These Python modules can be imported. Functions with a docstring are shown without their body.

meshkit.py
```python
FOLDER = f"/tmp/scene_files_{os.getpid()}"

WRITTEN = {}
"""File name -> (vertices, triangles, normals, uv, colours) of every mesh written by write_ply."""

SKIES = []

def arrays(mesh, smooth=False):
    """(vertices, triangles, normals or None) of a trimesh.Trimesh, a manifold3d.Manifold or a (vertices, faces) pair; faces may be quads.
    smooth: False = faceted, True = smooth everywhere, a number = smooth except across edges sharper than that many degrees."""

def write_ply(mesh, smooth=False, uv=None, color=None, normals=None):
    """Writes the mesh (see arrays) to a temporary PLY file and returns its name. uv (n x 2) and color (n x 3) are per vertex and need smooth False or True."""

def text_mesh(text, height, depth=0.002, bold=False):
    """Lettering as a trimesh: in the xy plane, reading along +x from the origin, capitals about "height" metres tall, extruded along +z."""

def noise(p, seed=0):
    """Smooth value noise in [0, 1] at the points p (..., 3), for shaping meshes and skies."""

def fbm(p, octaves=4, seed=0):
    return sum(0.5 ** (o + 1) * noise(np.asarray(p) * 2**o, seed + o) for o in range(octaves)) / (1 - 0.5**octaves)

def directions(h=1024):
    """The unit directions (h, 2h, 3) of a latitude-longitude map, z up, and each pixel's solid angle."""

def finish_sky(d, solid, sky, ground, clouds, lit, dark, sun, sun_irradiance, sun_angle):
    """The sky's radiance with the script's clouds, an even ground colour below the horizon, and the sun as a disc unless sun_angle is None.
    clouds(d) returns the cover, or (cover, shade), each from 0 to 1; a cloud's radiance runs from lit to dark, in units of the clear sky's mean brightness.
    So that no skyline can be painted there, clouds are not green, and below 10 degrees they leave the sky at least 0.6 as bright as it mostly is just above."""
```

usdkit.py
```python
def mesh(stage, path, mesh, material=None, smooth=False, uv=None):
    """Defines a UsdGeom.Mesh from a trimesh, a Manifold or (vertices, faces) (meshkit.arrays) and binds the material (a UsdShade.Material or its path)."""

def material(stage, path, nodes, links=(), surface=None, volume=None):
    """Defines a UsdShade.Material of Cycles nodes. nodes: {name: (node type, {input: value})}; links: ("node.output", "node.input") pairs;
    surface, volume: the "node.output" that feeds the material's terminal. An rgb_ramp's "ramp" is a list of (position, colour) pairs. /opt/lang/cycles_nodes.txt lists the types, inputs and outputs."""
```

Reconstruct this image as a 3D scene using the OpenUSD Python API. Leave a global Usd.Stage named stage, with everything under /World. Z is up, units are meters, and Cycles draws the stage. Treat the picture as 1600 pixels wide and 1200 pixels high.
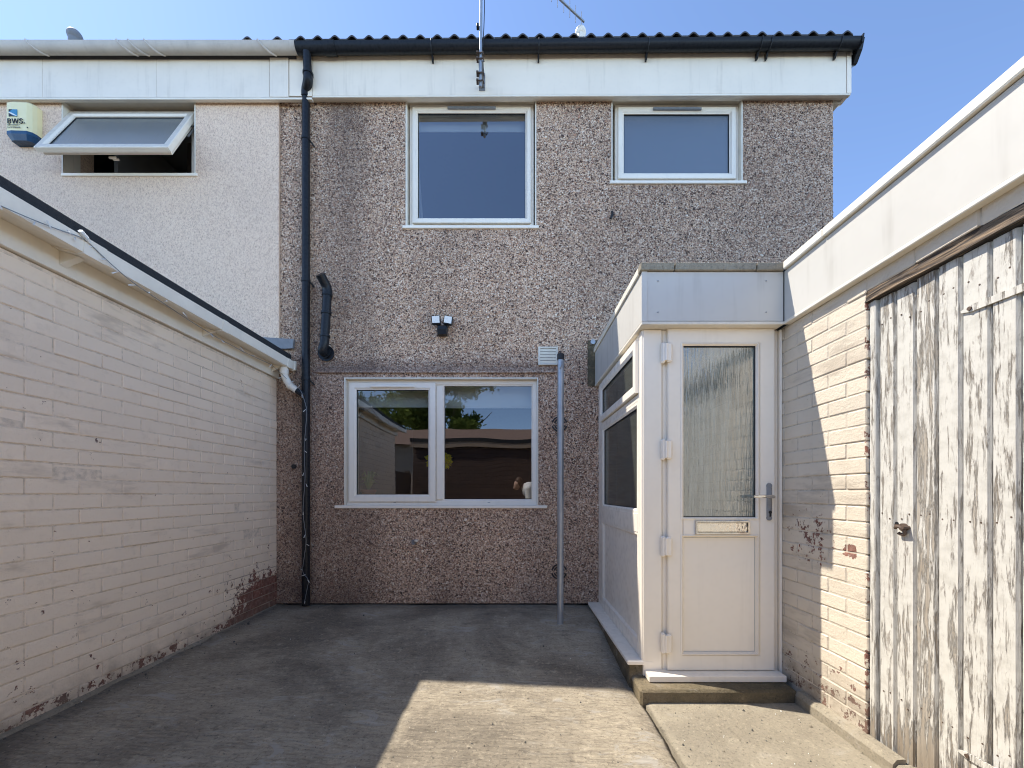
import math, random
import numpy as np, trimesh
import manifold3d as m3
import usdkit, meshkit
from pxr import Usd, UsdGeom, UsdLux, UsdShade, Gf, Sdf, Vt

rng = np.random.default_rng(7)
random.seed(7)
stage = Usd.Stage.CreateInMemory()
UsdGeom.SetStageUpAxis(stage, UsdGeom.Tokens.z)
UsdGeom.SetStageMetersPerUnit(stage, 1.0)
UsdGeom.Xform.Define(stage, '/World')

# ------------------------------------------------------------------ camera, sky, sun, exposure
EYE = 1.05            # lens height above the concrete at the house wall
FPX = 620.0           # focal length, in pixels of a picture 1600 wide
cam = UsdGeom.Camera.Define(stage, '/World/camera')
cam.CreateHorizontalApertureAttr(36.0)
cam.CreateVerticalApertureAttr(27.0)
cam.CreateFocalLengthAttr(FPX / 1600 * 36.0)
cam.CreateHorizontalApertureOffsetAttr(-3 / 1600 * 36.0)
cam.CreateVerticalApertureOffsetAttr(170 / 1600 * 36.0)
cam.CreateClippingRangeAttr(Gf.Vec2f(0.03, 2000))
cam.AddTranslateOp().Set(Gf.Vec3d(0, 0, EYE))
cam.AddRotateXOp().Set(90.0)
cam.CreateExposureAttr(1.66)

SUN = np.array([-0.63, 0.225, 1.0]); SUN /= np.linalg.norm(SUN)
SUN_EL = math.asin(SUN[2]); SUN_ROT = math.atan2(SUN[0], SUN[1])
usdkit.material(stage, '/World/Looks/sky', {
    'sky': ('sky_texture', {'sky_type': 'single_scattering', 'sun_disc': False, 'sun_elevation': SUN_EL, 'sun_rotation': SUN_ROT,
                            'air_density': 0.65, 'aerosol_density': 0.12, 'ozone_density': 2.2, 'altitude': 50.0}),
    'bg': ('background_shader', {'strength': 0.118})}, [('sky.color', 'bg.color')], surface='bg.background')
dome = UsdLux.DomeLight.Define(stage, '/World/sky')
UsdShade.MaterialBindingAPI.Apply(dome.GetPrim()).Bind(UsdShade.Material.Get(stage, '/World/Looks/sky'))
dome.GetPrim().SetCustomDataByKey('kind', 'structure')
sun = UsdLux.DistantLight.Define(stage, '/World/sun')
sun.CreateNormalizeAttr(True); sun.CreateIntensityAttr(0.63); sun.CreateAngleAttr(0.5)
sun.CreateColorAttr(Gf.Vec3f(1.0, 0.94, 0.84))
zx = np.cross([0, 0, 1], SUN); zx /= np.linalg.norm(zx); zy = np.cross(SUN, zx)
sun.AddTransformOp().Set(Gf.Matrix4d(*zx, 0, *zy, 0, *SUN, 0, 0, 0, 30, 1))

# ------------------------------------------------------------------ scene tree helpers
used = {}
def numbered(parent, name):
    k = (parent, name); n = used.get(k, 0); used[k] = n + 1
    return f'{parent}/{name}' if n == 0 else f'{parent}/{name}_{n:03d}'
def say(prim, label=None, cat=None, group=None, kind=None):
    for k, v in (('label', label), ('category', cat), ('group', group), ('kind', kind)):
        if v: prim.SetCustomDataByKey(k, v)
    return prim
def thing(name, label, cat, group=None, loc=(0, 0, 0), rz=0.0):
    p = numbered('/World', name)
    x = UsdGeom.Xform.Define(stage, p)
    if any(loc) or rz:
        x.AddTranslateOp().Set(Gf.Vec3d(*map(float, loc)))
        if rz: x.AddRotateZOp().Set(float(rz))
    say(x.GetPrim(), label, cat, group)
    return p
def part(parent, name, mesh, mat, smooth=False, label=None, kind=None):
    p = numbered(parent, name)
    m = usdkit.mesh(stage, p, mesh, f'/World/Looks/{mat}', smooth)
    m.CreateDoubleSidedAttr(True)
    say(m.GetPrim(), label, kind=kind)
    return p
def single(name, mesh, mat, label, cat=None, smooth=False, kind=None, group=None):
    p = part('/World', name, mesh, mat, smooth)
    say(stage.GetPrimAtPath(p), label, cat, group, kind)
    return p

# picture measurements -> metres, at a given depth Y
def hx(px, Y=3.71): return (px - 803) * Y / FPX
def hz(py, Y=3.71): return EYE + (770 - py) * Y / FPX

# ------------------------------------------------------------------ mesh helpers
def join(*ms):
    ms = [m for g in ms for m in (g if isinstance(g, list) else [g])]
    v, f, n = [], [], 0
    for a, b in ms:
        v.append(np.asarray(a, float)); f.append(np.asarray(b, int) + n); n += len(a)
    return np.vstack(v), np.vstack(f)
_bev = None
def box(x0, x1, y0, y1, z0, z1, b=0.0):
    """box with chamfered edges"""
    global _bev
    if b <= 0:
        v = np.array([[x, y, z] for x in (x0, x1) for y in (y0, y1) for z in (z0, z1)], float)
        q = [(0, 1, 3, 2), (4, 6, 7, 5), (0, 4, 5, 1), (2, 3, 7, 6), (0, 2, 6, 4), (1, 5, 7, 3)]
        return v, np.array([t for a, b_, c, d in q for t in ((a, b_, c), (a, c, d))])
    if _bev is None:
        s = []
        for sx in (-1, 1):
            for sy in (-1, 1):
                for sz in (-1, 1):
                    for ax in range(3):
                        s.append([(sx, 0 if ax == 0 else 1), (sy, 0 if ax == 1 else 1), (sz, 0 if ax == 2 else 1)])
        sg = np.array([[c[0] for c in r] for r in s], float); ins = np.array([[c[1] for c in r] for r in s], float)
        h = trimesh.Trimesh(sg * (1 - .2 * ins), process=False).convex_hull
        key = {tuple(np.round(p, 4)): i for i, p in enumerate(sg * (1 - .2 * ins))}
        idx = np.array([key[tuple(np.round(p, 4))] for p in h.vertices])
        _bev = (sg, ins, idx[h.faces])
    sg, ins, f = _bev
    c = np.array([(x0 + x1) / 2, (y0 + y1) / 2, (z0 + z1) / 2]); e = np.array([abs(x1 - x0), abs(y1 - y0), abs(z1 - z0)]) / 2
    return c + sg * (e - np.minimum(ins * b, e * .8)), f
def mani(m):
    q = m.to_mesh(); return np.array(q.vert_properties[:, :3]), np.array(q.tri_verts)
def mbox(x0, x1, y0, y1, z0, z1):
    return m3.Manifold.cube([x1 - x0, y1 - y0, z1 - z0]).translate([x0, y0, z0])
def extrude(poly, axis, a, b):
    """2-D outline extruded along an axis: 'x' -> (y,z), 'y' -> (x,z), 'z' -> (x,y)"""
    p = np.asarray(poly, float)
    if np.sum(p[:, 0] * np.roll(p[:, 1], -1) - p[:, 1] * np.roll(p[:, 0], -1)) < 0: p = p[::-1]
    v, f = mani(m3.CrossSection([p]).extrude(b - a))
    u, w, t = v[:, 0], v[:, 1], v[:, 2] + a
    if axis == 'x': return np.stack([t, u, w], 1), f
    if axis == 'y': return np.stack([u, t, w], 1), f[:, ::-1]
    return np.stack([u, w, t], 1), f
def tube(pts, r, n=10, cap=True):
    p = np.asarray(pts, float); r = np.broadcast_to(np.asarray(r, float), (len(p),))
    t = np.gradient(p, axis=0); t /= np.linalg.norm(t, axis=1, keepdims=True) + 1e-12
    a = np.cross(t[0], [0, 0, 1.]) if abs(t[0][2]) < .9 else np.cross(t[0], [1., 0, 0])
    a /= np.linalg.norm(a); rows = []
    for i in range(len(p)):
        a = a - t[i] * np.dot(a, t[i]); a /= np.linalg.norm(a); b = np.cross(t[i], a)
        g = np.arange(n) * 2 * np.pi / n
        rows.append(p[i] + r[i] * (np.cos(g)[:, None] * a + np.sin(g)[:, None] * b))
    v = np.vstack(rows); f = []
    for i in range(len(p) - 1):
        for j in range(n):
            k = (j + 1) % n
            f += [(i * n + j, i * n + k, (i + 1) * n + k), (i * n + j, (i + 1) * n + k, (i + 1) * n + j)]
    if cap:
        v = np.vstack([v, p[:1], p[-1:]]); c0, c1 = len(v) - 2, len(v) - 1; e = (len(p) - 1) * n
        for j in range(n):
            k = (j + 1) % n
            f += [(c0, k, j), (c1, e + j, e + k)]
    return v, np.array(f)
def bend(pts, rad=.03, n=6):
    """polyline with rounded corners"""
    p = [np.asarray(q, float) for q in pts]; out = [p[0]]
    for i in range(1, len(p) - 1):
        d0 = p[i - 1] - p[i]; d1 = p[i + 1] - p[i]
        r = min(rad, np.linalg.norm(d0) * .49, np.linalg.norm(d1) * .49)
        a = p[i] + d0 / np.linalg.norm(d0) * r; b = p[i] + d1 / np.linalg.norm(d1) * r
        for s in np.linspace(0, 1, n): out.append((1 - s) ** 2 * a + 2 * s * (1 - s) * p[i] + s * s * b)
    return np.array(out + [p[-1]])
def cyl(c, axis, r, h, n=20, r2=None):
    d = np.array({'x': (1, 0, 0), 'y': (0, 1, 0), 'z': (0, 0, 1)}[axis], float) * h / 2
    return tube([np.array(c) - d, np.array(c) + d], [r, r if r2 is None else r2], n)
def ring(plane, at, a0, a1, b0, b1, prof):
    """mitred rectangular frame. prof: closed list of (inset, depth). plane 'y': a = x, b = z, depth along y (bigger = further in);
    plane 'x': a = y, b = z, depth along x"""
    v = []
    for ins, dep in prof:
        for a, b in ((a0 + ins, b0 + ins), (a1 - ins, b0 + ins), (a1 - ins, b1 - ins), (a0 + ins, b1 - ins)):
            v.append((a, at + dep, b) if plane == 'y' else (at + dep, a, b))
    n, f = len(prof), []
    for i in range(n):
        j = (i + 1) % n
        for k in range(4):
            l = (k + 1) % 4
            f += [(i * 4 + k, i * 4 + l, j * 4 + l), (i * 4 + k, j * 4 + l, j * 4 + k)]
    m = trimesh.Trimesh(np.array(v), np.array(f), process=False); m.fix_normals()
    return np.array(m.vertices), np.array(m.faces)
def quad(plane, at, a0, a1, b0, b1, flip=False):
    v = [(a0, at, b0), (a1, at, b0), (a1, at, b1), (a0, at, b1)] if plane == 'y' else [(at, a1, b0), (at, a0, b0), (at, a0, b1), (at, a1, b1)]
    f = [(0, 1, 2), (0, 2, 3)]
    return np.array(v, float), np.array(f)[:, ::-1] if flip else np.array(f)
def hull(pts):
    h = trimesh.Trimesh(np.asarray(pts, float), process=False).convex_hull
    return np.array(h.vertices), np.array(h.faces)
def text(s, h, x, y, z, depth=.002, bold=False, sx=1.0):
    t = meshkit.text_mesh(s, h, depth, bold)
    v = np.array(t.vertices); return np.stack([x + v[:, 0] * sx, y - v[:, 2], z + v[:, 1]], 1), np.array(t.faces)
def rotx(m, c, ang):
    v, f = m; v = np.asarray(v) - c; s, k = math.sin(ang), math.cos(ang)
    return np.stack([v[:, 0], v[:, 1] * k - v[:, 2] * s, v[:, 1] * s + v[:, 2] * k], 1) + c, f
def roty(m, c, ang):
    v, f = m; v = np.asarray(v) - c; s, k = math.sin(ang), math.cos(ang)
    return np.stack([v[:, 0] * k + v[:, 2] * s, v[:, 1], -v[:, 0] * s + v[:, 2] * k], 1) + c, f
def rotz(m, c, ang):
    v, f = m; v = np.asarray(v) - c; s, k = math.sin(ang), math.cos(ang)
    return np.stack([v[:, 0] * k - v[:, 1] * s, v[:, 0] * s + v[:, 1] * k, v[:, 2]], 1) + c, f
EAVE_TILT = .0046
def tilt(m):
    """the eaves run very slightly uphill to the right, as they do on the house"""
    v, f = m; v = np.array(v, float); v[:, 2] += EAVE_TILT * v[:, 0]; return v, f

# ------------------------------------------------------------------ materials
class Ref(str): pass
class G:
    def __init__(s, name): s.name, s.nodes, s.links = name, {}, []
    def n(s, kind, out, **kw):
        k = f'n{len(s.nodes)}'; vals = {}
        for a, v in kw.items():
            if isinstance(v, Ref): s.links.append((str(v), f'{k}.{a}'))
            else: vals[a] = v
        s.nodes[k] = (kind, vals); return Ref(f'{k}.{out}')
    def m(s, op, a, b=0.0, c=0.0, clamp=False): return s.n('math', 'value', math_type=op, value1=a, value2=b, value3=c, use_clamp=clamp)
    def pos(s):
        if not hasattr(s, '_p'): s._p = s.n('geometry', 'position')
        return s._p
    def xyz(s):
        if not hasattr(s, '_x'):
            k = s.n('separate_xyz', 'x', vector=s.pos()).split('.')[0]
            s._x = (Ref(k + '.x'), Ref(k + '.y'), Ref(k + '.z'))
        return s._x
    def sc(s, v, scale): return s.n('vector_math', 'vector', vector_math_type='multiply', vector1=v, vector2=scale) if False else s.n('mapping', 'vector', mapping_type='point', vector=v, scale=scale)
    def noise(s, scale, detail=3.0, rough=.5, vec=None, stretch=None, out='fac', dist=0.0):
        v = vec if vec is not None else s.pos()
        if stretch: v = s.sc(v, stretch)
        return s.n('noise_texture', out, vector=v, scale=scale, detail=detail, roughness=rough, distortion=dist)
    def ss(s, v, a, b, lo=0.0, hi=1.0): return s.n('map_range', 'result', range_type='smoothstep', value=v, from_min=a, from_max=b, to_min=lo, to_max=hi)
    def lin(s, v, a, b, lo=0.0, hi=1.0): return s.n('map_range', 'result', range_type='linear', value=v, from_min=a, from_max=b, to_min=lo, to_max=hi, clamp=True)
    def mix(s, fac, a, b, kind='mix'): return s.n('mix', 'color', mix_type=kind, fac=fac, color1=a, color2=b)
    def val(s, v): return s.n('combine_color', 'color', color_type='rgb', r=v, g=v, b=v)
    def ramp(s, fac, stops, interp=True): return s.n('rgb_ramp', 'color', ramp=stops, interpolate=interp, fac=fac)
    def bump(s, h, dist, strength=1.0, normal=None):
        kw = dict(height=h, distance=dist, strength=strength)
        if normal is not None: kw['normal'] = normal
        return s.n('bump', 'normal', **kw)
    def rand(s): return s.n('object_info', 'random')
    def done(s, surf): return usdkit.material(stage, f'/World/Looks/{s.name}', s.nodes, s.links, surface=str(surf))
    def pbsdf(s, **kw): return s.done(s.n('principled_bsdf', 'BSDF', **kw))

def paint(name, col, rough=.5, dirt=.12, dscale=3.0, bump=0.0, bscale=60.0, metallic=0.0, spec=.5, streak=0.0):
    """a plain finish with uneven grime and slightly uneven gloss"""
    g = G(name)
    n = g.noise(dscale, 5, .6); n2 = g.noise(dscale * 9, 3, .6)
    f = g.m('multiply', g.ss(n, .35, .75), dirt); f2 = g.m('multiply', g.ss(n2, .5, .8), dirt * .6)
    c = g.mix(f, tuple(col), tuple(x * .55 for x in col)); c = g.mix(f2, c, tuple(x * .6 for x in col))
    if streak:
        st = g.noise(14, 4, .6, stretch=(1, 1, .07)); c = g.mix(g.m('multiply', g.ss(st, .52, .72), g.m('multiply', g.ss(n, .35, .6), streak)), c, tuple(x * k for x, k in zip(col, (.50, .47, .42))))
    kw = dict(base_color=c, roughness=g.lin(n2, .3, .7, max(.02, rough - .08), rough + .08), metallic=metallic, specular_ior_level=spec)
    if bump: kw['normal'] = g.bump(g.noise(bscale, 3, .6), bump)
    g.pbsdf(**kw)

# pebbledash: backing coat between the stones, and the stones themselves
def stain(g):
    """dark weathering on the rendered wall: streaks under the eaves, one by the overflow pipe, grime near the ground"""
    x, y, z = g.xyz()
    big = g.noise(1.1, 4, .6); st = g.noise(2.2, 4, .6, stretch=(1.0, 1.0, .18))
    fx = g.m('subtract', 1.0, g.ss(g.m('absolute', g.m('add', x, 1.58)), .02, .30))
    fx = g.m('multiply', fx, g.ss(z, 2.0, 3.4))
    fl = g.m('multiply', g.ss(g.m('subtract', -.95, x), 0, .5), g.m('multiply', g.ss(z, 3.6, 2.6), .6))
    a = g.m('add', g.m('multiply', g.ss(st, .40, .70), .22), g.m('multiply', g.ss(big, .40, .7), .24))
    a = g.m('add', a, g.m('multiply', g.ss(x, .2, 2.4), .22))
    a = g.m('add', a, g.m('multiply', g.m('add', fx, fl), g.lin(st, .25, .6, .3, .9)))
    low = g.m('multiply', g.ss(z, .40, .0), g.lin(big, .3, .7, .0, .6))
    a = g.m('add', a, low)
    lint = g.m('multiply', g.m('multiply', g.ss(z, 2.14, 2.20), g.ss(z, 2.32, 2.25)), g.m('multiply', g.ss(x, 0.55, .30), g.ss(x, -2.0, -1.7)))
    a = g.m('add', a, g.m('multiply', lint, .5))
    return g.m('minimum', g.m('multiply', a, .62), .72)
PEB = [(0, (.068, .038, .026)), (.19, (.215, .118, .076)), (.33, (.65, .44, .295)), (.53, (.41, .288, .21)), (.67, (.80, .575, .41)), (.84, (.90, .75, .595)), (.94, (.51, .28, .185))]
g = G('pebbledash_coat')
vor = g.n('voronoi_texture', 'distance', vector=g.pos(), scale=95.0); vc = Ref(vor.split('.')[0] + '.color')
r = g.n('separate_color', 'r', color_type='rgb', color=vc)
c = g.ramp(r, PEB, False)
c = g.mix(.35, c, (.48, .325, .225))
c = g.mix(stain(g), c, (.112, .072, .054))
g.pbsdf(base_color=c, roughness=.85, normal=g.bump(vor, -.003, 1.0))
g = G('pebble')
c = g.ramp(g.n('white_noise_texture', 'value', dimensions='1D', w=g.rand()), PEB, False)
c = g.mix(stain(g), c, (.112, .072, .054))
g.pbsdf(base_color=c, roughness=.62)

# neighbour's rough-cast cream render
g = G('roughcast_render')
n1 = g.noise(170, 3, .65); n2 = g.noise(75, 4, .65, stretch=(1, 1, .7)); big = g.noise(.9, 4, .55)
h = g.m('add', g.m('multiply', n1, .5), g.m('multiply', n2, .6))
c = g.ramp(h, [(.36, (.38, .245, .17)), (.46, (.66, .46, .335)), (.58, (.88, .66, .485)), (.76, (.92, .755, .59))])
c = g.mix(g.m('multiply', g.ss(big, .4, .75), .22), c, (.42, .33, .28))
g.pbsdf(base_color=c, roughness=.9, normal=g.bump(h, .010, 1.0))

# painted brick: masks of bare red brick where the paint has come away
def painted_brick(name, col, side):
    g = G(name); x, y, z = g.xyz()
    tone = g.rand(); fine = g.noise(70, 4, .65); mid = g.noise(9, 5, .65); big = g.noise(1.6, 4, .6)
    c = g.mix(g.lin(tone, 0, 1, 0, .28), tuple(col), tuple(v * .80 for v in col))
    c = g.mix(g.m('multiply', g.ss(big, .45, .75), .12), c, (col[0] * .70, col[1] * .70, col[2] * .72))
    c = g.mix(g.m('multiply', g.ss(mid, .54, .74), .26), c, (col[0] * .58, col[1] * .55, col[2] * .52))
    smear = g.noise(4.5, 5, .65, stretch=(1, .35, 1.5))
    c = g.mix(g.m('multiply', g.ss(smear, .56, .72), .55), c, (col[0] * .5, col[1] * .47, col[2] * .45))
    pn = g.m('add', g.m('multiply', g.noise(16, 5, .7), .75), g.m('multiply', fine, .25))
    if side == 'left':
        far = g.m('multiply', g.ss(y, 2.90, 3.45), g.ss(z, .50, .16))
        foot = g.ss(z, .072, .062)
        want = g.m('add', g.m('multiply', far, .265), g.m('multiply', foot, .085))
        want = g.m('add', want, g.m('multiply', g.ss(z, .9, .1), .035))
        want = g.m('add', want, .022)
    else:
        band = g.m('multiply', g.ss(g.m('absolute', g.m('subtract', z, .80)), .26, .06), g.ss(g.m('absolute', g.m('subtract', y, 2.18)), .26, .05))
        one = g.m('multiply', g.ss(g.m('absolute', g.m('subtract', z, .765)), .05, .02), g.ss(g.m('absolute', g.m('subtract', y, 1.93)), .06, .02))
        foot = g.ss(z, .40, -.05)
        edge = g.m('multiply', g.ss(y, 1.850, 1.842), g.ss(z, 1.985, 1.97))
        want = g.m('add', g.m('multiply', band, .15), g.m('multiply', foot, .13))
        want = g.m('add', want, g.m('add', g.m('multiply', edge, .11), g.m('multiply', one, .22)))
    bare = g.ss(g.m('add', pn, want), .665, .69)
    rc = g.ramp(g.noise(28, 4, .6), [(.3, (.11, .045, .032)), (.5, (.24, .10, .068)), (.72, (.36, .21, .16))])
    rc = g.mix(g.lin(g.noise(7, 3, .5), .4, .75, 0, .7), rc, (.10, .075, .065))
    c = g.mix(bare, c, rc)
    c = g.mix(g.m('multiply', g.ss(z, .22, -.02), g.lin(mid, .3, .65, .1, .7)), c, (.17, .13, .095))
    hgt = g.m('subtract', g.m('add', g.m('multiply', fine, .6), g.m('multiply', mid, .9)), g.m('multiply', bare, .35))
    g.pbsdf(base_color=c, roughness=g.lin(bare, 0, 1, .62, .9), normal=g.bump(hgt, .006, 1.0))
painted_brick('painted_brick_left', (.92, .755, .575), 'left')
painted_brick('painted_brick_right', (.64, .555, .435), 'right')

def mortar(name, col):
    g = G(name); x, y, z = g.xyz(); n = g.noise(40, 4, .6); b = g.noise(3, 4, .6)
    c = g.mix(g.ss(n, .35, .7), tuple(col), tuple(v * .72 for v in col))
    c = g.mix(g.m('multiply', g.ss(b, .52, .75), .45), c, tuple(v * .45 for v in col))
    if name == 'mortar_left':
        w = g.m('multiply', g.ss(y, 2.98, 3.15), g.ss(z, .44, .34)); w = g.m('maximum', w, g.ss(z, .075, .05))
        c = g.mix(g.m('multiply', w, g.lin(n, .3, .5, .6, 1.0)), c, (.36, .28, .225))
    g.pbsdf(base_color=c, roughness=.9, normal=g.bump(n, .004))
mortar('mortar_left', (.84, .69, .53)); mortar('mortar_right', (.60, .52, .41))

paint('upvc_white', (.88, .80, .68), .32, .10, 2.0, streak=0.12)
paint('upvc_cream', (.86, .78, .655), .34, .10, 2.0, streak=0.12)
paint('fascia_white', (.90, .79, .64), .38, .12, 2.2, streak=0.30)
paint('fascia_neighbour', (.84, .75, .625), .42, .18, 2.5, streak=0.30)
paint('fascia_garage', (.55, .525, .475), .45, .12, 1.6, streak=0.30)
paint('soffit_white', (.85, .78, .66), .5, .2, 4.0)
paint('trim_cream', (.74, .68, .57), .55, .30, 6.0)
paint('gutter_cream', (.56, .50, .43), .45, .35, 5.0, streak=0.30)
paint('gutter_white', (.84, .77, .65), .38, .22, 4.0)
paint('black_plastic', (.010, .011, .013), .34, .2, 5.0, spec=.32)
paint('black_felt', (.018, .018, .02), .8, .3, 6.0, .003, 200)
paint('roof_tile', (.055, .05, .05), .7, .5, 9.0, .002, 90)
paint('lead_flashing', (.20, .205, .215), .55, .4, 12.0, .004, 25)
paint('steel_galvanised', (.42, .44, .46), .42, .35, 14.0, 0, 60, .75)
paint('steel_dull', (.30, .31, .32), .45, .4, 30.0, 0, 60, .6)
paint('chrome', (.78, .77, .75), .12, .15, 30.0, 0, 60, 1.0)
paint('rusty_iron', (.10, .065, .045), .7, .5, 60.0, .001, 200)
paint('rubber', (.012, .012, .013), .5, .1)
paint('room_dark', (.10, .085, .075), .8, .2)
paint('room_grey', (.30, .30, .29), .8, .2)
paint('room_blue', (.24, .27, .33), .8, .1)
paint('blind_white', (.72, .73, .70), .7, .1)
paint('curtain_white', (.75, .76, .78), .8, .1)
paint('lens_white', (.72, .72, .70), .25, .05)
paint('alarm_cream', (.82, .73, .42), .4, .12)
paint('alarm_blue', (.008, .05, .11), .3, .1)
paint('print_black', (.012, .012, .014), .5, .05)
paint('print_blue', (.03, .22, .38), .5, .05)
paint('print_grey', (.35, .34, .27), .5, .05)
paint('print_white', (.75, .76, .72), .5, .05)
paint('louvre_cream', (.70, .66, .56), .5, .2, 8)
paint('terracotta', (.33, .13, .07), .8, .2)
paint('leaf_green', (.16, .26, .05), .6, .3, 20)
paint('petal_yellow', (.95, .80, .02), .6, .1)
paint('glazed_blue', (.05, .09, .16), .2, .1)
paint('red_plastic', (.45, .02, .04), .3, .1)
paint('brown_cladding', (.085, .05, .038), .7, .4, 6)
paint('brown_fascia', (.34, .25, .18), .7, .3, 4)
paint('far_tile', (.20, .13, .10), .85, .5, 7)
paint('bark', (.10, .075, .055), .9, .4, 12, .01, 20)
paint('skin', (.55, .34, .25), .5, .05)
paint('hair_brown', (.10, .05, .025), .6, .1)
paint('shirt_white', (.78, .78, .78), .8, .08)
paint('trousers_dark', (.04, .045, .06), .85, .1)
paint('far_grass', (.07, .085, .04), .9, .4, 2)
paint('fence_brown', (.13, .085, .055), .85, .4, 8)

# letter plate: polished and rippling what it mirrors
g = G('letter_plate')
g.pbsdf(base_color=(.80, .77, .72), metallic=1.0, roughness=.10, normal=g.bump(g.noise(55, 2, .5), .004))

# leaves of the far tree
g = G('leaves')
c = g.ramp(g.noise(2.5, 3, .6), [(.3, (.06, .09, .018)), (.7, (.20, .25, .06))])
g.done(g.n('mix_closure', 'closure', fac=.3, closure1=g.n('diffuse_bsdf', 'BSDF', color=c), closure2=g.n('translucent_bsdf', 'BSDF', color=c)))

# glass
def pane(name, tint, times, rough=0.0, bump=None, ior=1.5):
    g = G(name)
    kw = dict(IOR=ior)
    f = g.m('multiply', g.n('fresnel', 'fac', **kw), times, clamp=True)
    gl = dict(color=(1, 1, 1), roughness=rough)
    if bump: gl['normal'] = bump(g)
    g.done(g.n('mix_closure', 'closure', fac=f, closure1=g.n('transparent_bsdf', 'BSDF', color=tint), closure2=g.n('glossy_bsdf', 'BSDF', **gl)))
wav = lambda g: g.bump(g.noise(1.3, 1, .5), .006)
pane('pane_clear', (.88, .90, .88), 4.2, 0.0, wav)
pane('pane_upper', (.88, .91, .92), 6.2, 0.0, wav)
def obscure(name, tint, body, share, rough, reflect, bumpf):
    g = G(name)
    nb = bumpf(g); body = body(g) if callable(body) else body
    f = g.m('multiply', g.n('fresnel', 'fac', IOR=1.5), reflect, clamp=True)
    tr = g.n('mix_closure', 'closure', fac=share, closure1=g.n('transparent_bsdf', 'BSDF', color=tint), closure2=g.n('diffuse_bsdf', 'BSDF', color=body, normal=nb))
    g.done(g.n('mix_closure', 'closure', fac=f, closure1=tr, closure2=g.n('glossy_bsdf', 'BSDF', color=(1, 1, 1), roughness=rough, normal=nb)))
ribs = lambda g: g.bump(g.m('add', g.noise(150, 2, .5, stretch=(1, 1, .05)), g.m('multiply', g.noise(60, 2, .5, stretch=(1, 1, .12)), .6)), .0014)
streak = lambda g: g.mix(g.ss(g.noise(110, 3, .6, stretch=(1, 1, .035)), .36, .66), (.15, .175, .14), (.30, .335, .275))
obscure('glass_streaked', (.62, .70, .60), streak, .50, .035, 6.5, ribs)
obscure('glass_frosted', (.34, .38, .42), (.10, .125, .155), .55, .30, 4.0, lambda g: g.bump(g.noise(160, 2, .5), .002))
obscure('glass_reeded', (.30, .33, .33), (.19, .215, .215), .75, .25, 1.6, lambda g: g.bump(g.noise(90, 2, .5, stretch=(1, .2, .2)), .003))

obscure('pane_side', (.70, .73, .68), (.085, .092, .075), .55, .14, .9, wav)
# weathered, peeling white planks
g = G('peeling_paint')
x, y, z = g.xyz(); rd = g.rand()
off = g.n('combine_xyz', 'vector', x=g.m('multiply', rd, 37.0), y=g.m('multiply', rd, 11.0), z=g.m('multiply', rd, 23.0))
p = g.n('vector_math', 'vector', math_type='add', vector1=g.pos(), vector2=off)
grain = g.noise(55, 5, .65, vec=p, stretch=(1, 1, .035), dist=.4)
flake = g.noise(58, 8, .74, vec=p, stretch=(1, 1, .075), dist=.2)
crack = g.noise(42, 5, .7, vec=p, stretch=(1, 1, .16), dist=1.0)
broad = g.noise(2.6, 3, .5, vec=p, stretch=(1, 1, .30))
lowz = g.ss(z, .22, -.12)
bareness = g.m('add', g.m('multiply', flake, .62), g.m('multiply', crack, .22))
bareness = g.m('add', bareness, g.m('multiply', broad, .20))
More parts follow.
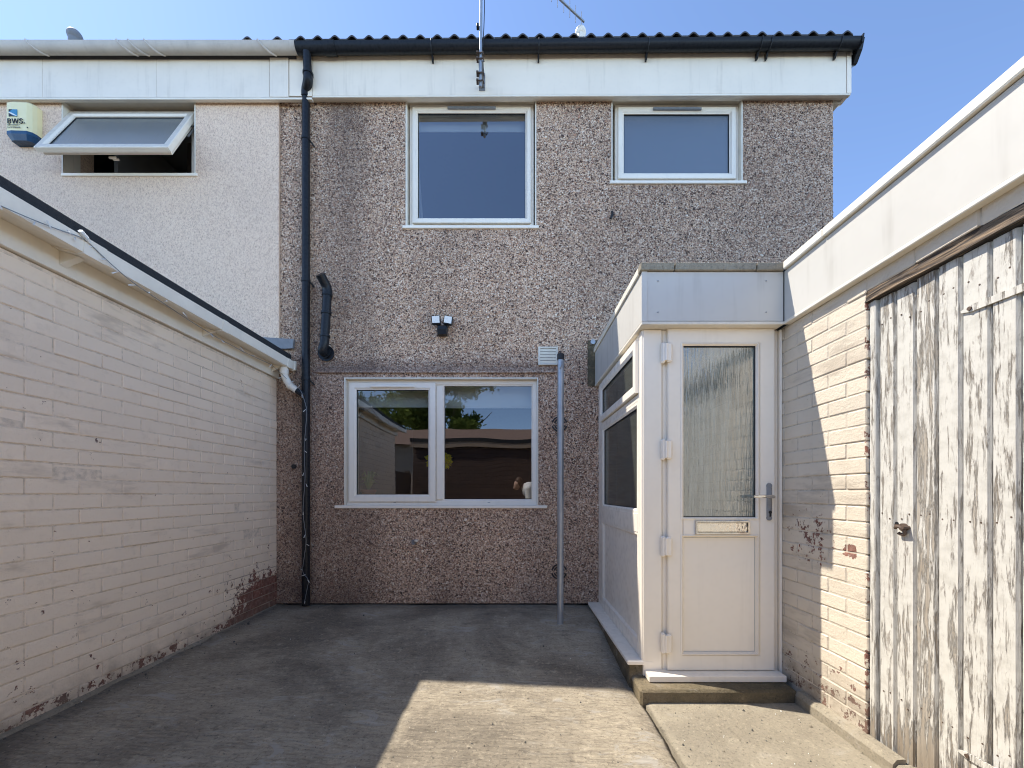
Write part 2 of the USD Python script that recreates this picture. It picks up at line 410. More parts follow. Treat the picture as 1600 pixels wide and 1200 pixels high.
bareness = g.m('add', bareness, g.m('add', g.m('multiply', lowz, .08), g.m('multiply', g.ss(rd, .72, .95), .06)))
bare = g.ss(bareness, .562, .605)
wood = g.ramp(grain, [(.25, (.20, .17, .135)), (.5, (.37, .325, .265)), (.75, (.46, .415, .35))])
wood = g.mix(g.m('multiply', g.ss(g.noise(6, 4, .6, vec=p), .5, .75), .6), wood, (.20, .15, .10))
wood = g.mix(g.m('multiply', lowz, .55), wood, (.13, .085, .04))
wh = g.mix(g.ss(g.noise(24, 4, .6, vec=p), .4, .75), (.565, .54, .48), (.46, .435, .38))
wh = g.mix(g.m('multiply', g.ss(crack, .565, .63), .55), wh, (.24, .205, .17))
wh = g.mix(g.m('multiply', g.ss(g.noise(5, 4, .6, vec=p), .6, .72), g.m('multiply', lowz, .8)), wh, (.30, .40, .58))
edge_ = g.m('multiply', g.ss(bareness, .535, .555), g.ss(bareness, .595, .57))
col = g.mix(bare, wh, wood)
col = g.mix(g.m('multiply', edge_, .45), col, (.12, .09, .07))
hgt = g.m('add', g.m('multiply', g.m('subtract', 1.0, bare), .6), g.m('add', g.m('multiply', grain, .5), g.m('multiply', crack, .35)))
g.pbsdf(base_color=col, roughness=.75, normal=g.bump(hgt, .0045, 1.0))

# dark split lintel beam (grain along the beam)
g = G('split_beam')
gr = g.noise(38, 6, .7, stretch=(1, .05, 1), dist=.6)
c = g.ramp(gr, [(.38, (.010, .008, .008)), (.50, (.05, .036, .028)), (.58, (.24, .165, .10)), (.72, (.46, .36, .25))])
g.pbsdf(base_color=c, roughness=.85, normal=g.bump(gr, .012, 1.0))

# concrete, tamped across the yard
def concrete(name, a, b, dark, tamp):
    g = G(name); x, y, z = g.xyz()
    grain = g.noise(68, 6, .78); mid = g.noise(16, 6, .7); big = g.noise(1.1, 6, .62, dist=.5); med = g.noise(4.2, 6, .68)
    rid = g.noise(40, 6, .75, stretch=(.26, 1.2, 1), dist=.9)
    c = g.mix(g.ss(med, .36, .66), tuple(a), tuple(b))
    c = g.mix(g.m('multiply', g.ss(big, .42, .64), .8), c, tuple(dark))
    c = g.mix(g.m('multiply', g.ss(rid, .47, .64), tamp), c, tuple(v * .42 for v in dark))
    c = g.mix(g.m('multiply', g.ss(mid, .55, .72), .55), c, tuple(v * 1.35 for v in a))
    c = g.mix(g.m('multiply', g.ss(mid, .42, .28), .55), c, tuple(v * .5 for v in dark))
    c = g.mix(g.m('multiply', g.ss(grain, .53, .68), .75), c, tuple(v * .38 for v in dark))
    c = g.mix(g.m('multiply', g.ss(grain, .44, .32), .55), c, tuple(v * 1.5 for v in a))
    # pale scuffs and worn skin
    scuff = g.m('multiply', g.ss(g.noise(7, 7, .72, stretch=(.55, 1.2, 1), dist=1.0), .53, .64), g.ss(big, .56, .42))
    c = g.mix(g.m('multiply', scuff, .8 if tamp else .3), c, (.47, .43, .37))
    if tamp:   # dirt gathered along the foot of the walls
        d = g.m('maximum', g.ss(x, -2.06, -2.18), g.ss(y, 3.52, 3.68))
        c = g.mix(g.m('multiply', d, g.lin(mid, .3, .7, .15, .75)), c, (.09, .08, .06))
    hgt = g.m('add', g.m('multiply', grain, .8), g.m('add', g.m('multiply', rid, 1.5 * (tamp > 0)), g.m('multiply', mid, .9)))
    g.pbsdf(base_color=c, roughness=.9, normal=g.bump(hgt, .011, 1.0))
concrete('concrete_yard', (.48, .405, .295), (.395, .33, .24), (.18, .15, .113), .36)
concrete('concrete_slab', (.36, .31, .225), (.31, .265, .195), (.24, .205, .15), 0.0)
concrete('concrete_step', (.21, .165, .10), (.13, .105, .06), (.055, .045, .026), 0.0)
paint('terrain', (.11, .105, .09), .95, .5, .5, .02, 8)
paint('dark_gap', (.02, .018, .016), .95, .1)

# ------------------------------------------------------------------ the ground
def yard_z(x, y):
    u = np.clip((x + 2.0) / 2.7, 0, 1); w = np.clip((3.71 - y) / 1.5, 0, 1); w = w * w * (3 - 2 * w)
    return -(.012 + .118 * u) * w
single('terrain', box(-150, 150, -150, 150, -.9, -.30), 'terrain', 'bare ground beyond the yard', kind='structure')
def sheet(x0, x1, y0, y1, step, zf, depth=.15):
    nx, ny = int((x1 - x0) / step) + 2, int((y1 - y0) / step) + 2
    X, Y = np.meshgrid(np.linspace(x0, x1, nx), np.linspace(y0, y1, ny), indexing='ij')
    Z = zf(X, Y); v = np.stack([X, Y, Z], -1).reshape(-1, 3)
    i, j = np.meshgrid(np.arange(nx - 1), np.arange(ny - 1), indexing='ij'); a = (i * ny + j).ravel()
    f = np.vstack([np.stack([a, a + ny, a + ny + 1], 1), np.stack([a, a + ny + 1, a + 1], 1)])
    # skirt
    per = [k * ny for k in range(nx)] + [(nx - 1) * ny + k for k in range(1, ny)] + [k * ny + ny - 1 for k in range(nx - 2, -1, -1)] + [k for k in range(ny - 2, 0, -1)]
    n0 = len(v); low = v[per].copy(); low[:, 2] -= depth; v = np.vstack([v, low]); L = len(per)
    sk = [(per[k], n0 + k, n0 + (k + 1) % L) for k in range(L)] + [(per[k], n0 + (k + 1) % L, per[(k + 1) % L]) for k in range(L)]
    return v, np.vstack([f, np.array(sk)])
def yard_h(X, Y):
    Z = yard_z(X, Y)
    P = np.stack([X * 2.2, Y * 5.0, 0 * X], -1); Z = Z + (meshkit.fbm(P, 4, 3) - .5) * .010
    P = np.stack([X * 9, Y * 9, 0 * X], -1); Z = Z + (meshkit.fbm(P, 3, 5) - .5) * .005
    lip = np.clip((-2.10 - X) / .10, 0, 1) + np.clip((Y - 3.655) / .05, 0, 1) * .3
    Z = Z + .007 * lip * (.5 + meshkit.fbm(P * .8, 3, 8))
    # worn, crumbling edge along the seam
    e = np.clip((X - .63) / .10, 0, 1); Z = Z - .045 * e * e * (meshkit.fbm(np.stack([X * 16, Y * 12, 0 * X], -1), 3, 11))
    return Z
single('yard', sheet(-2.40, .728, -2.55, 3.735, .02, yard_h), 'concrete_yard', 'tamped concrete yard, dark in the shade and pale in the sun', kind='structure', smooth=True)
def path_h(X, Y):
    P = np.stack([X * 6, Y * 6, 0 * X], -1)
    return -.135 + (meshkit.fbm(P, 4, 21) - .5) * .008 - .012 * np.clip((.765 - X) / .02, 0, 1)
single('path', sheet(.742, 1.66, -2.55, 2.40, .02, path_h), 'concrete_slab', 'pale concrete slab path in front of the porch step', kind='structure', smooth=True)

gn = 900
gx_ = np.concatenate([rng.uniform(-2.15, .72, 650), rng.uniform(.76, 1.55, 250)]); gy_ = rng.uniform(.9, 3.66, gn); gy_[650:] = rng.uniform(.9, 2.2, 250)
edge_pull = rng.uniform(0, 1, gn) < .3; gx_[edge_pull & (gx_ < .7)] = -2.19 + rng.exponential(.06, int((edge_pull & (gx_ < .7)).sum()))
gzz = np.where(np.arange(gn) < 650, yard_h(gx_, gy_), path_h(gx_, gy_))
gr_ = UsdGeom.PointInstancer.Define(stage, '/World/grit'); say(gr_.GetPrim(), 'fine grit and crumbs lying on the concrete', 'grit', kind='stuff')
gp_ = []
for k, mt in enumerate(('concrete_slab', 'terrain', 'print_white')):
    t_ = trimesh.creation.icosahedron(); v = np.array(t_.vertices) * (1 + rng.uniform(-.3, .3, (12, 1)))
    gp_.append(usdkit.mesh(stage, '/World/grit/crumb' + ('' if k == 0 else f'_{k:03d}'), (v, np.array(t_.faces)), f'/World/Looks/{mt}').GetPath())
gr_.CreatePrototypesRel().SetTargets(gp_)
gs = np.exp(rng.normal(math.log(.0026), .45, gn))
gr_.CreateProtoIndicesAttr(Vt.IntArray.FromNumpy(rng.choice(3, gn, p=[.5, .4, .1]).astype(np.int32)))
gr_.CreatePositionsAttr(Vt.Vec3fArray.FromNumpy(np.stack([gx_, gy_, gzz + gs * .3], 1).astype(np.float32)))
gr_.CreateScalesAttr(Vt.Vec3fArray.FromNumpy((gs[:, None] * rng.uniform(.6, 1.2, (gn, 3))).astype(np.float32)))

# ------------------------------------------------------------------ house
WALL_Y, WIN_Y = 3.71, 3.752
HX0, HX1 = hx(438), 2.982
LX_ = -2.215
house = thing('terraced_house', 'two-storey end house in brown pebbledash with white windows and black gutter', 'house')
W = {  # openings: x0, x1, z0, z1
    'big': (hx(634), hx(838), hz(350, WIN_Y) - .075, 4.74), 'small': (hx(955), hx(1160), hz(281, WIN_Y) - .075, 4.74), 'kitchen': (hx(538), hx(841), hz(789, WIN_Y) - .029, hz(590))}
shell = mbox(HX0, HX1, WALL_Y, 10.6, .017, 4.98) + mbox(LX_ - .02, HX0 + .01, WALL_Y, 4.2, .017, 2.22) - mbox(HX0 + .12, HX1 - .25, WALL_Y + .28, 10.3, .04, 2.35) - mbox(HX0 + .12, HX1 - .25, WALL_Y + .28, 10.3, 2.6, 4.92)
for x0, x1, z0, z1 in W.values(): shell = shell - mbox(x0, x1, WALL_Y - .1, WALL_Y + .4, z0, z1)
part(house, 'wall', mani(shell), 'pebbledash_coat')
part(house, 'plinth', box(HX0 + .01, HX1 - .03, WALL_Y + .03, WALL_Y + .3, -.3, .0165), 'dark_gap')
# drip of thicker render over the kitchen window
lz = hz(583)
part(house, 'render_drip', extrude([(3.7095, lz + .06), (3.690, lz + .012), (3.688, lz), (3.7095, lz - .002)], 'x', hx(496), hx(868)), 'pebbledash_coat')
# thrown pebbles
def in_open(x, z, m=.0):
    k = np.zeros(len(x), bool)
    for x0, x1, z0, z1 in W.values(): k |= (x > x0 - m) & (x < x1 + m) & (z > z0 - m) & (z < z1 + m)
    return k
N = 150000
px_, pz_ = rng.uniform(LX_, HX1, N), rng.uniform(.032, 4.70, N)
hide = (px_ > .80) & (pz_ < 2.30) & (px_ < HX1) | (px_ < HX0 + .004) & (pz_ > 2.215)
keep = ~in_open(px_, pz_, .012) & ~hide
px_, pz_ = px_[keep], pz_[keep]
ne = 3000
ex, ey, ez = np.full(ne, HX1), rng.uniform(3.71, 3.80, ne), rng.uniform(2.3, 4.70, ne)
pts = np.vstack([np.stack([px_, np.full(len(px_), WALL_Y - .001), pz_], 1), np.stack([ex, ey, ez], 1)])
pe = numbered(house, 'pebbles')
pi = UsdGeom.PointInstancer.Define(stage, pe); say(pi.GetPrim(), kind='stuff')
protos = []
for k in range(3):
    s = trimesh.creation.icosahedron(); v = np.array(s.vertices); v = v * (1 + rng.uniform(-.25, .25, (len(v), 1)))
    pm = usdkit.mesh(stage, f'{pe}/pebble_shape_{k:03d}' if k else f'{pe}/pebble_shape', (v, np.array(s.faces)), '/World/Looks/pebble', True)
    protos.append(pm.GetPath())
pi.CreatePrototypesRel().SetTargets(protos)
n = len(pts); size = np.exp(rng.normal(math.log(.0046), .30, n))
sc_ = np.stack([size * rng.uniform(.8, 1.3, n), size * rng.uniform(.5, .8, n), size * rng.uniform(.7, 1.2, n)], 1)
ang = rng.uniform(0, 2 * np.pi, n)
pi.CreateProtoIndicesAttr(Vt.IntArray.FromNumpy(rng.integers(0, 3, n).astype(np.int32)))
pi.CreatePositionsAttr(Vt.Vec3fArray.FromNumpy(pts.astype(np.float32)))
pi.CreateScalesAttr(Vt.Vec3fArray.FromNumpy(sc_.astype(np.float32)))
pi.CreateOrientationsAttr(Vt.QuathArray([Gf.Quath(float(math.cos(a / 2)), Gf.Vec3h(0, float(math.sin(a / 2)), 0)) for a in ang]))

# rooms behind the glass
def room(parent, x0, x1, y0, y1, z0, z1, mat):
    v, f = box(x0, x1, y0, y1, z0, z1)
    keep = [t for t in f if not np.all(np.abs(v[t][:, 1] - y0) < 1e-6)]
    return part(parent, 'room', (v, np.array(keep)), mat)
yi = WALL_Y + .285
room(house, HX0 + .15, HX1 - .3, yi, 8.0, .05, 2.33, 'room_dark')
room(house, HX0 + .15, .72, yi, 7.0, 2.63, 4.9, 'room_blue')
room(house, .75, HX1 - .3, yi, 5.6, 2.63, 4.9, 'room_grey')

# eaves
FY = 3.641
zb = 4.703
def fascia(parent, xa, xb, z0, mat, tl=True):
    m = box(xa, xb, FY, FY + .018, z0, 5.095, .002); return part(parent, 'fascia', tilt(m) if tl else m, mat)
XJ = hx(458, 3.641)
fascia(house, hx(488, 3.641), 3.05, zb, 'fascia_white')
part(house, 'corner_trim', tilt(box(3.052, 3.095, FY - .004, FY + .02, zb - .001, 5.095, .002)), 'fascia_white')
part(house, 'soffit', tilt(box(HX0 + .02, 3.09, FY + .019, WALL_Y + .003, zb + .004, zb + .016)), 'soffit_white')
part(house, 'fascia_lip', tilt(box(hx(488, 3.641), 3.09, FY - .003, FY + .03, zb - .018, zb - .0015, .003)), 'soffit_white')
# boxed end of the eaves, running back up the gable
bb = [(3.66, 4.72), (11.0, 4.72), (7.2, 6.85), (3.66, 5.10)]
part(house, 'barge_board', extrude([(3.662, 4.712), (3.75, 4.712), (7.1, 6.35), (7.1, 6.75), (3.662, 5.08)], 'x', 3.06, 3.09), 'fascia_white')
part(house, 'gable_soffit', box(HX1 + .001, 3.058, 3.72, 4.5, 4.70, 4.72), 'trim_cream')
def window_lining(parent, o, y0=WALL_Y - .006, y1=WIN_Y + .06, mat='trim_cream', t=.012, bottom=False):
    x0, x1, z0, z1 = o
    ms = [box(x0, x0 + t, y0, y1, z0, z1), box(x1 - t, x1, y0, y1, z0, z1), box(x0 + t + .001, x1 - t - .001, y0, y1, z1 - t, z1)]
    return part(parent, 'reveal', join(ms), mat)

FR = [(0, .07), (0, .003), (.003, 0), (.036, 0), (.046, .012), (.05, .012), (.05, .07)]
def sash_prof(w): return [(0, .05), (0, -.012), (.004, -.016), (w - .018, -.016), (w - .004, -.003), (w, -.003), (w, .05)]
def window(parent, y, x0, x1, z0, z1, glass, sill, mat='upvc_white'):
    w = part(parent, 'window', ring('y', y, x0, x1, z0, z1, FR), mat, label=None)
    sx0, sx1, sz = sill
    part(w, 'sill', join(box(sx0, sx1, WALL_Y - .016, y - .002, sz - .030, sz - .001, .004), box(sx0 + .02, sx1 - .02, y - .012, y - .002, sz, sz + .02)), mat)
    return w
def sash(w, y, x0, x1, z0, z1, wd, glass, mat='upvc_white', dry=True):
    s = part(w, 'sash', ring('y', y, x0, x1, z0, z1, sash_prof(wd)), mat)
    glaze(s, y + .004, x0 + wd, x1 - wd, z0 + wd, z1 - wd, glass)
    return s
def glaze(w, y, x0, x1, z0, z1, glass, plane='y', sgn=1):
    part(w, 'gasket', ring(plane, y, x0 - .001, x1 + .001, z0 - .001, z1 + .001, [(0, 0), (.006, 0), (.006, .006 * sgn), (0, .006 * sgn)]), 'rubber')
    part(w, 'pane', quad(plane, y + .008 * sgn, x0 - .002, x1 + .002, z0 - .002, z1 + .002), glass)
def trickle(w, y, xa, xb, z, mat, h=.022):
    part(w, 'trickle_vent', join(box(xa, xb, y - .034, y - .0165, z - h / 2, z + h / 2, .003), [box(xa + .012 + i * (xb - xa - .024) / 12, xa + .012 + (i + .55) * (xb - xa - .024) / 12, y - .036, y - .0345, z - h * .18, z + h * .2) for i in range(12)]), mat)
Yw = WIN_Y
X = lambda px: hx(px, Yw); Z = lambda py: hz(py, Yw)
# big upstairs window
w1 = window(house, Yw, X(640), X(834), Z(350) - .046, Z(163), None, (hx(628, 3.69), hx(842, 3.69), Z(350) - .046))
sash(w1, Yw, X(644.5), X(829.5), Z(346) - .022, Z(168.5), .052, 'pane_upper')
trickle(w1, Yw, X(700), X(775), Z(172.5), 'steel_dull')
window_lining(house, W['big'])
# small frosted window
w2 = window(house, Yw, X(961), X(1154), Z(281) - .046, Z(164), None, (hx(953, 3.69), hx(1168, 3.69), Z(281) - .046))
sash(w2, Yw, X(965), X(1149), Z(277) - .022, Z(169), .058, 'glass_frosted')
trickle(w2, Yw, X(1019), X(1094), Z(174), 'steel_dull')
window_lining(house, W['small'])
# kitchen window
w3 = window(house, Yw, X(543), X(839), Z(789), Z(594), None, (hx(522, 3.69), hx(855, 3.69), Z(789)))
part(w3, 'mullion', box(X(681.5), X(692), Yw + .001, Yw + .069, Z(789) + .051, Z(594) - .051, .003), 'upvc_white')
sash(w3, Yw, X(546), X(681), Z(784), Z(598), .068, 'pane_clear')
part(w3, 'glazing_bead', ring('y', Yw, X(691), X(835), Z(783), Z(598), [(0, .03), (0, .006), (.014, .012), (.018, .014), (.018, .03)]), 'upvc_white')
glaze(w3, Yw + .016, X(691) + .018, X(835) - .018, Z(783) + .018, Z(598) - .018, 'pane_clear')
trickle(w3, Yw, X(580), X(648), Z(604.5), 'upvc_white')
for q in (615, 762): part(w3, 'drain_slot', box(X(q), X(q) + .024, Yw - .002, Yw - .0003, Z(787.5) + .012, Z(787.5) + .017), 'steel_dull')
window_lining(house, W['kitchen'])
part(w3, 'inner_sill', box(X(538), X(841), Yw + .075, Yw + .36, Z(789) + .015, Z(789) + .035, .004), 'upvc_white')

# gutter and roof of the house
GX0, GX1 = hx(461, 3.55), 3.10
GCY, GR = 3.585, .050
def gutter_profile(r, deep, t=.004, n=12):
    a = np.linspace(math.pi, 2 * math.pi, n)
    o = [(GCY + r * math.cos(q), deep * math.sin(q)) for q in a]
    i = [(GCY + (r - t) * math.cos(q), (deep - t) * math.sin(q)) for q in a[::-1]]
    lip = [(GCY - r - .004, .0), (GCY - r - .004, .006)]
    return lip[::-1] + [(GCY - r + t, .006)] + i[::-1][:0] + [(GCY - r + t, 0)] + i[::-1][1:] + [(GCY + r, .004)] + o[::-1]
def gutter(x0, x1, zt, mat, parent, slope):
    pts = gutter_profile(GR, .064)
    v, f = extrude(pts, 'x', x0, x1); v = np.array(v); v[:, 2] += zt + slope * v[:, 0]
    return part(parent, 'gutter', (v, f), mat, 40)
GZ = 5.094
gut = gutter(GX0, GX1, GZ, 'black_plastic', house, .0085)
def gz(x): return GZ + .0085 * x
def gutter_strap(x, zt, mat, w=.018, slant=.0):
    a = np.linspace(math.pi * .97, 1.55 * math.pi, 9)
    o = [(x + slant * (i / 8), GCY + (GR + .004) * math.cos(q), zt + .067 * math.sin(q)) for i, q in enumerate(a)]
    fin = extrude([(GCY - .010, zt - .064), (GCY + .052, zt - .045), (GCY + .053, zt - .105), (GCY + .035, zt - .108), (GCY + .012, zt - .072)], 'x', x - w * .4, x + w * .4)
    return join(tube(o, .005, 5), fin)
for q in (674, 842, 1013, 1189, 1204, 1313):
    xx = hx(q, 3.56); part(gut, 'gutter_bracket', gutter_strap(xx, gz(xx), 'black_plastic'), 'black_plastic')
for q in (514,):
    xx = hx(q, 3.55); part(gut, 'gutter_union', join(extrude([(y_, z_ * 1.06 + gz(xx)) for y_, z_ in gutter_profile(GR + .005, .068)], 'x', xx - .05, xx + .05)), 'black_plastic', 40)
v, f = extrude([(GCY - .065, gz(3.1) + .01), (GCY + .062, gz(3.1) + .02), (GCY + .05, gz(3.1) - .05), (GCY, gz(3.1) - .070), (GCY - .05, gz(3.1) - .05)], 'x', 3.1002, 3.112)
part(gut, 'gutter_end', (v, f), 'black_plastic')
part(gut, 'verge_corner', extrude([(3.56, 5.14), (3.66, 5.16), (4.4, 5.52), (4.4, 5.42), (3.66, 4.99), (3.64, 4.99), (3.585, 5.06)], 'x', 3.1125, 3.15), 'black_plastic')
# roof: pantile ends along the eaves, then the slope
PITCH = math.radians(22)
roof = part(house, 'roof', tilt(extrude([(3.93, 5.235), (7.2, 6.555), (10.8, 5.10), (10.8, 4.99), (3.67, 4.99), (3.67, 5.12)], 'x', HX0 + .2, 3.12)), 'roof_tile')
TP = .1528
def pantile(x0, wd, z0, y0=3.545, length=.42):
    u = np.linspace(0, 1, 13); h = np.where(u > .36, .034 * np.sin(np.clip((u - .36) / .64, 0, 1) * np.pi) ** 1.3, .0) + .004
    top, v = [], []
    for t in (0, 1):
        yy, zz = y0 + t * length * math.cos(PITCH), z0 + t * length * math.sin(PITCH)
        v += [(x0 + q * wd, yy, zz + k) for q, k in zip(u, h)] + [(x0 + q * wd, yy, zz + k - .014) for q, k in zip(u, h)]
    n = len(u); f = []
    for i in range(n - 1):
        f += [(i, i + 1, 2 * n + i + 1), (i, 2 * n + i + 1, 2 * n + i), (n + i, 3 * n + i, 3 * n + i + 1), (n + i, 3 * n + i + 1, n + i + 1), (i, n + i, n + i + 1), (i, n + i + 1, i + 1)]
    f += [(0, 2 * n, 3 * n), (0, 3 * n, n), (n - 1, 2 * n - 1, 4 * n - 1), (n - 1, 4 * n - 1, 3 * n - 1)]
    return np.array(v), np.array(f)
xt = hx(452, 3.55)
while xt < 3.02:
    part(roof, 'roof_tile', pantile(xt, TP - .002, 5.118 + .0095 * xt + rng.uniform(-.002, .002)), 'roof_tile', 40)
    xt += TP
# vents and fittings that belong to the wall
vx0, vx1, vz0, vz1 = hx(841), hx(871), hz(571), hz(543)
lv = part(house, 'louvred_vent', ring('y', WALL_Y, vx0, vx1, vz0, vz1, [(0, -.001), (0, -.022), (.008, -.024), (.016, -.02), (.016, -.001)]), 'louvre_cream')
part(lv, 'vent_back', box(vx0 + .012, vx1 - .012, WALL_Y - .005, WALL_Y - .002, vz0 + .012, vz1 - .012), 'rubber')
for k in range(5):
    za = vz0 + .018 + k * (vz1 - vz0 - .034) / 5
    part(lv, 'louvre', rotx(box(vx0 + .016, vx1 - .016, WALL_Y - .017, WALL_Y - .014, za, za + .0215), np.array([0, WALL_Y - .015, za]), math.radians(16)), 'louvre_cream')
for pxc, pyc in ((874, 663), (873.5, 893)):
    cx, cz = hx(pxc), hz(pyc)
    def annulus(r0, r1, a0, a1, y0, y1, k=18):
        a = np.linspace(a0, a1, k); o = [(cx + r1 * math.cos(q), cz + r1 * math.sin(q)) for q in a] + [(cx + r0 * math.cos(q), cz + r0 * math.sin(q)) for q in a[::-1]]
        return extrude(o, 'y', y0, y1)
    rv = part(house, 'round_vent', cyl((cx, WALL_Y - .004, cz), 'y', .077, .008, 28), 'pebbledash_coat')
    for r0, r1 in ((.018, .031), (.039, .053), (.060, .074)):
        for k in range(4):
            part(rv, 'vent_slot', annulus(r0, r1, k * math.pi / 2 + .22, (k + 1) * math.pi / 2 - .22, WALL_Y - .0105, WALL_Y - .0082, 8), 'rubber')
# capped pipe stub low on the wall
sx, sz = hx(649), hz(846)
part(house, 'pipe_stub', tube(bend([(sx + .01, WALL_Y, sz + .01), (sx + .012, WALL_Y - .05, sz + .01), (sx + .03, WALL_Y - .06, sz + .012)], .02), .011, 10), 'upvc_white', 40)
part(house, 'pipe_collar', tube([(sx - .012, WALL_Y - .001, sz - .005), (sx - .012, WALL_Y - .03, sz - .012)], [.026, .018], 12), 'steel_dull', 40)
hxk, hzk = hx(955), hz(338)
part(house, 'wall_hook', tube([(hxk + .008, WALL_Y, hzk + .04), (hxk + .004, WALL_Y - .03, hzk), (hxk - .012, WALL_Y - .028, hzk - .042)], .011, 8), 'rubber', 40)
# mortar patch and cable gland beside the porch
part(house, 'mortar_patch', box(hx(918), hx(933), WALL_Y - .012, WALL_Y - .001, hz(604), hz(532), .006), 'concrete_step')
part(house, 'cable_gland', cyl((hx(925), WALL_Y - .03, hz(537)), 'y', .022, .04, 14), 'steel_galvanised', 40)
part(house, 'socket_plug', cyl((hx(460), WALL_Y - .008, hz(729)), 'y', .022, .016, 12), 'rubber', 40)

# ------------------------------------------------------------------ neighbouring house
nb = thing('terraced_house', 'neighbouring house in pale rough-cast render with an open top-hung window', 'house')
NY = 3.69
NW = (hx(97, NY), hx(306, NY), hz(281, 3.765) - .028, 4.72)
sh = mbox(-8.5, HX0 - .003, NY, 10.6, -.1, 4.98) - mbox(LX_ - .03, HX0 + .1, NY - .1, 4.3, -.2, 2.225) - mbox(-8.3, HX0 - .12, NY + .28, 10.3, .1, 2.4) - mbox(-8.3, HX0 - .12, NY + .28, 10.3, 2.6, 4.9) - mbox(NW[0], NW[1], NY - .1, NY + .4, NW[2], NW[3])
part(nb, 'wall', mani(sh), 'roughcast_render')
room(nb, -6.0, HX0 - .13, NY + .285, 6.5, 2.62, 4.88, 'room_grey')
part(nb, 'room_partition', box(-4.02, -3.98, 3.99, 4.7, 2.64, 4.85), 'room_grey')
part(nb, 'room_cupboard', box(-3.55, -2.9, 4.3, 4.9, 2.64, 4.85, .01), 'room_dark')
zn = 4.68
for a, b in ((-90, 66.3), (66.6, 243.8), (244.1, 421)):
    part(nb, 'fascia', box(hx(a, FY), hx(b, FY), FY, FY + .018, zn, 5.09, .001), 'fascia_neighbour')
part(nb, 'fascia', box(-9, hx(-91, FY), FY, FY + .018, zn, 5.09, .001), 'fascia_neighbour')
part(nb, 'fascia_joint', box(hx(422, FY), hx(451, FY), FY - .006, FY + .018, zn - .002, 5.09, .002), 'fascia_neighbour')
part(nb, 'fascia', box(hx(452, FY), hx(487.4, FY), FY - .001, FY + .018, zn + .01, 5.09, .001), 'fascia_white')
part(nb, 'fascia_lip', box(-9, hx(487.4, FY), FY - .003, FY + .03, zn - .022, zn - .0025, .003), 'soffit_white')
part(nb, 'soffit', box(-9, HX0 + .015, FY + .019, NY + .003, zn + .002, zn + .014), 'soffit_white')
ng = gutter(-9, GX0 - .003, 5.083, 'gutter_cream', nb, 0)
for q in (41, 183, 201, 226, 403):
    xx = hx(q, 3.54)
    a = np.linspace(math.pi * .98, 1.62 * math.pi, 9)
    part(ng, 'gutter_strap', tube([(xx + .13 * (i / 8) ** 1.2, GCY + (GR + .003) * math.cos(t), 5.083 + .067 * math.sin(t)) for i, t in enumerate(a)], .008, 6), 'gutter_cream', 40)
part(nb, 'roof', extrude([(3.60, 5.10), (7.2, 6.555), (10.8, 5.10), (10.8, 4.99), (3.66, 4.99)], 'x', -9, HX0 + .19), 'roof_tile')
for q in (386, 433): part(nb, 'roof_tile', pantile(hx(q, 3.55) - .1, TP, 5.092), 'roof_tile', 40)
# its window: frame, and the sash swung out from the top
Yn = 3.765
fx0, fx1, fz0, fz1 = hx(105, Yn), hx(306, Yn), hz(281, Yn), 4.66
w = part(nb, 'window', ring('y', Yn, fx0, fx1, fz0, fz1, FR), 'upvc_white')
part(w, 'sill', box(hx(95, 3.68), hx(308, 3.68), NY - .012, Yn - .001, fz0 - .029, fz0 - .001, .004), 'upvc_white')
part(nb, 'reveal', join(box(NW[0], NW[0] + .012, NY - .004, Yn + .07, NW[2], NW[3]), box(NW[1] - .012, NW[1], NY - .004, Yn + .07, NW[2], NW[3]), box(NW[0], NW[1], NY - .004, Yn + .07, 4.70, NW[3])), 'trim_cream')
sh_ = .656; hy, hzt = 3.740, 4.652
sx0, sx1 = hx(109, hy), hx(303.5, hy)
piv = np.array([0, hy, hzt]); an = math.radians(-26.2)
S = lambda m: rotx(m, piv, an)
s_ = part(w, 'sash', S(ring('y', hy + .02, sx0, sx1, hzt - sh_, hzt, [(0, .025), (0, -.012), (.004, -.016), (.05, -.016), (.064, -.003), (.068, -.003), (.068, .025)])), 'upvc_white')
y2 = hy + .02
part(s_, 'gasket', S(ring('y', y2 + .004, sx0 + .067, sx1 - .067, hzt - sh_ + .067, hzt - .067, [(0, 0), (.006, 0), (.006, .006), (0, .006)])), 'rubber')
part(s_, 'pane', S(quad('y', y2 + .01, sx0 + .066, sx1 - .066, hzt - sh_ + .066, hzt - .066)), 'glass_reeded')
part(s_, 'inner_rebate', S(ring('y', y2 + .0255, sx0 + .020, sx1 - .020, hzt - sh_ + .020, hzt - .020, [(0, .026), (0, 0), (.047, 0), (.047, .026)])), 'upvc_cream')
part(s_, 'hinge_stay', S(join(box(sx1 - .012, sx1 - .001, y2 + .052, y2 + .06, hzt - .3, hzt - .06), box(sx1 - .006, sx1 + .004, y2 + .052, y2 + .075, hzt - .16, hzt - .11))), 'steel_dull')
part(s_, 'handle', S(join(box((sx0 + sx1) / 2 - .03, (sx0 + sx1) / 2 + .03, y2 + .074, y2 + .088, hzt - sh_ + .03, hzt - sh_ + .055, .003), box((sx0 + sx1) / 2 - .01, (sx0 + sx1) / 2 + .045, y2 + .088, y2 + .104, hzt - sh_ + .035, hzt - sh_ + .05, .004))), 'upvc_white')
part(w, 'stay_arm', tube([(sx1 - .02, Yn + .02, hzt - .10), (sx1 - .012, hy - .10, hzt - .25)], .006, 6), 'steel_dull')

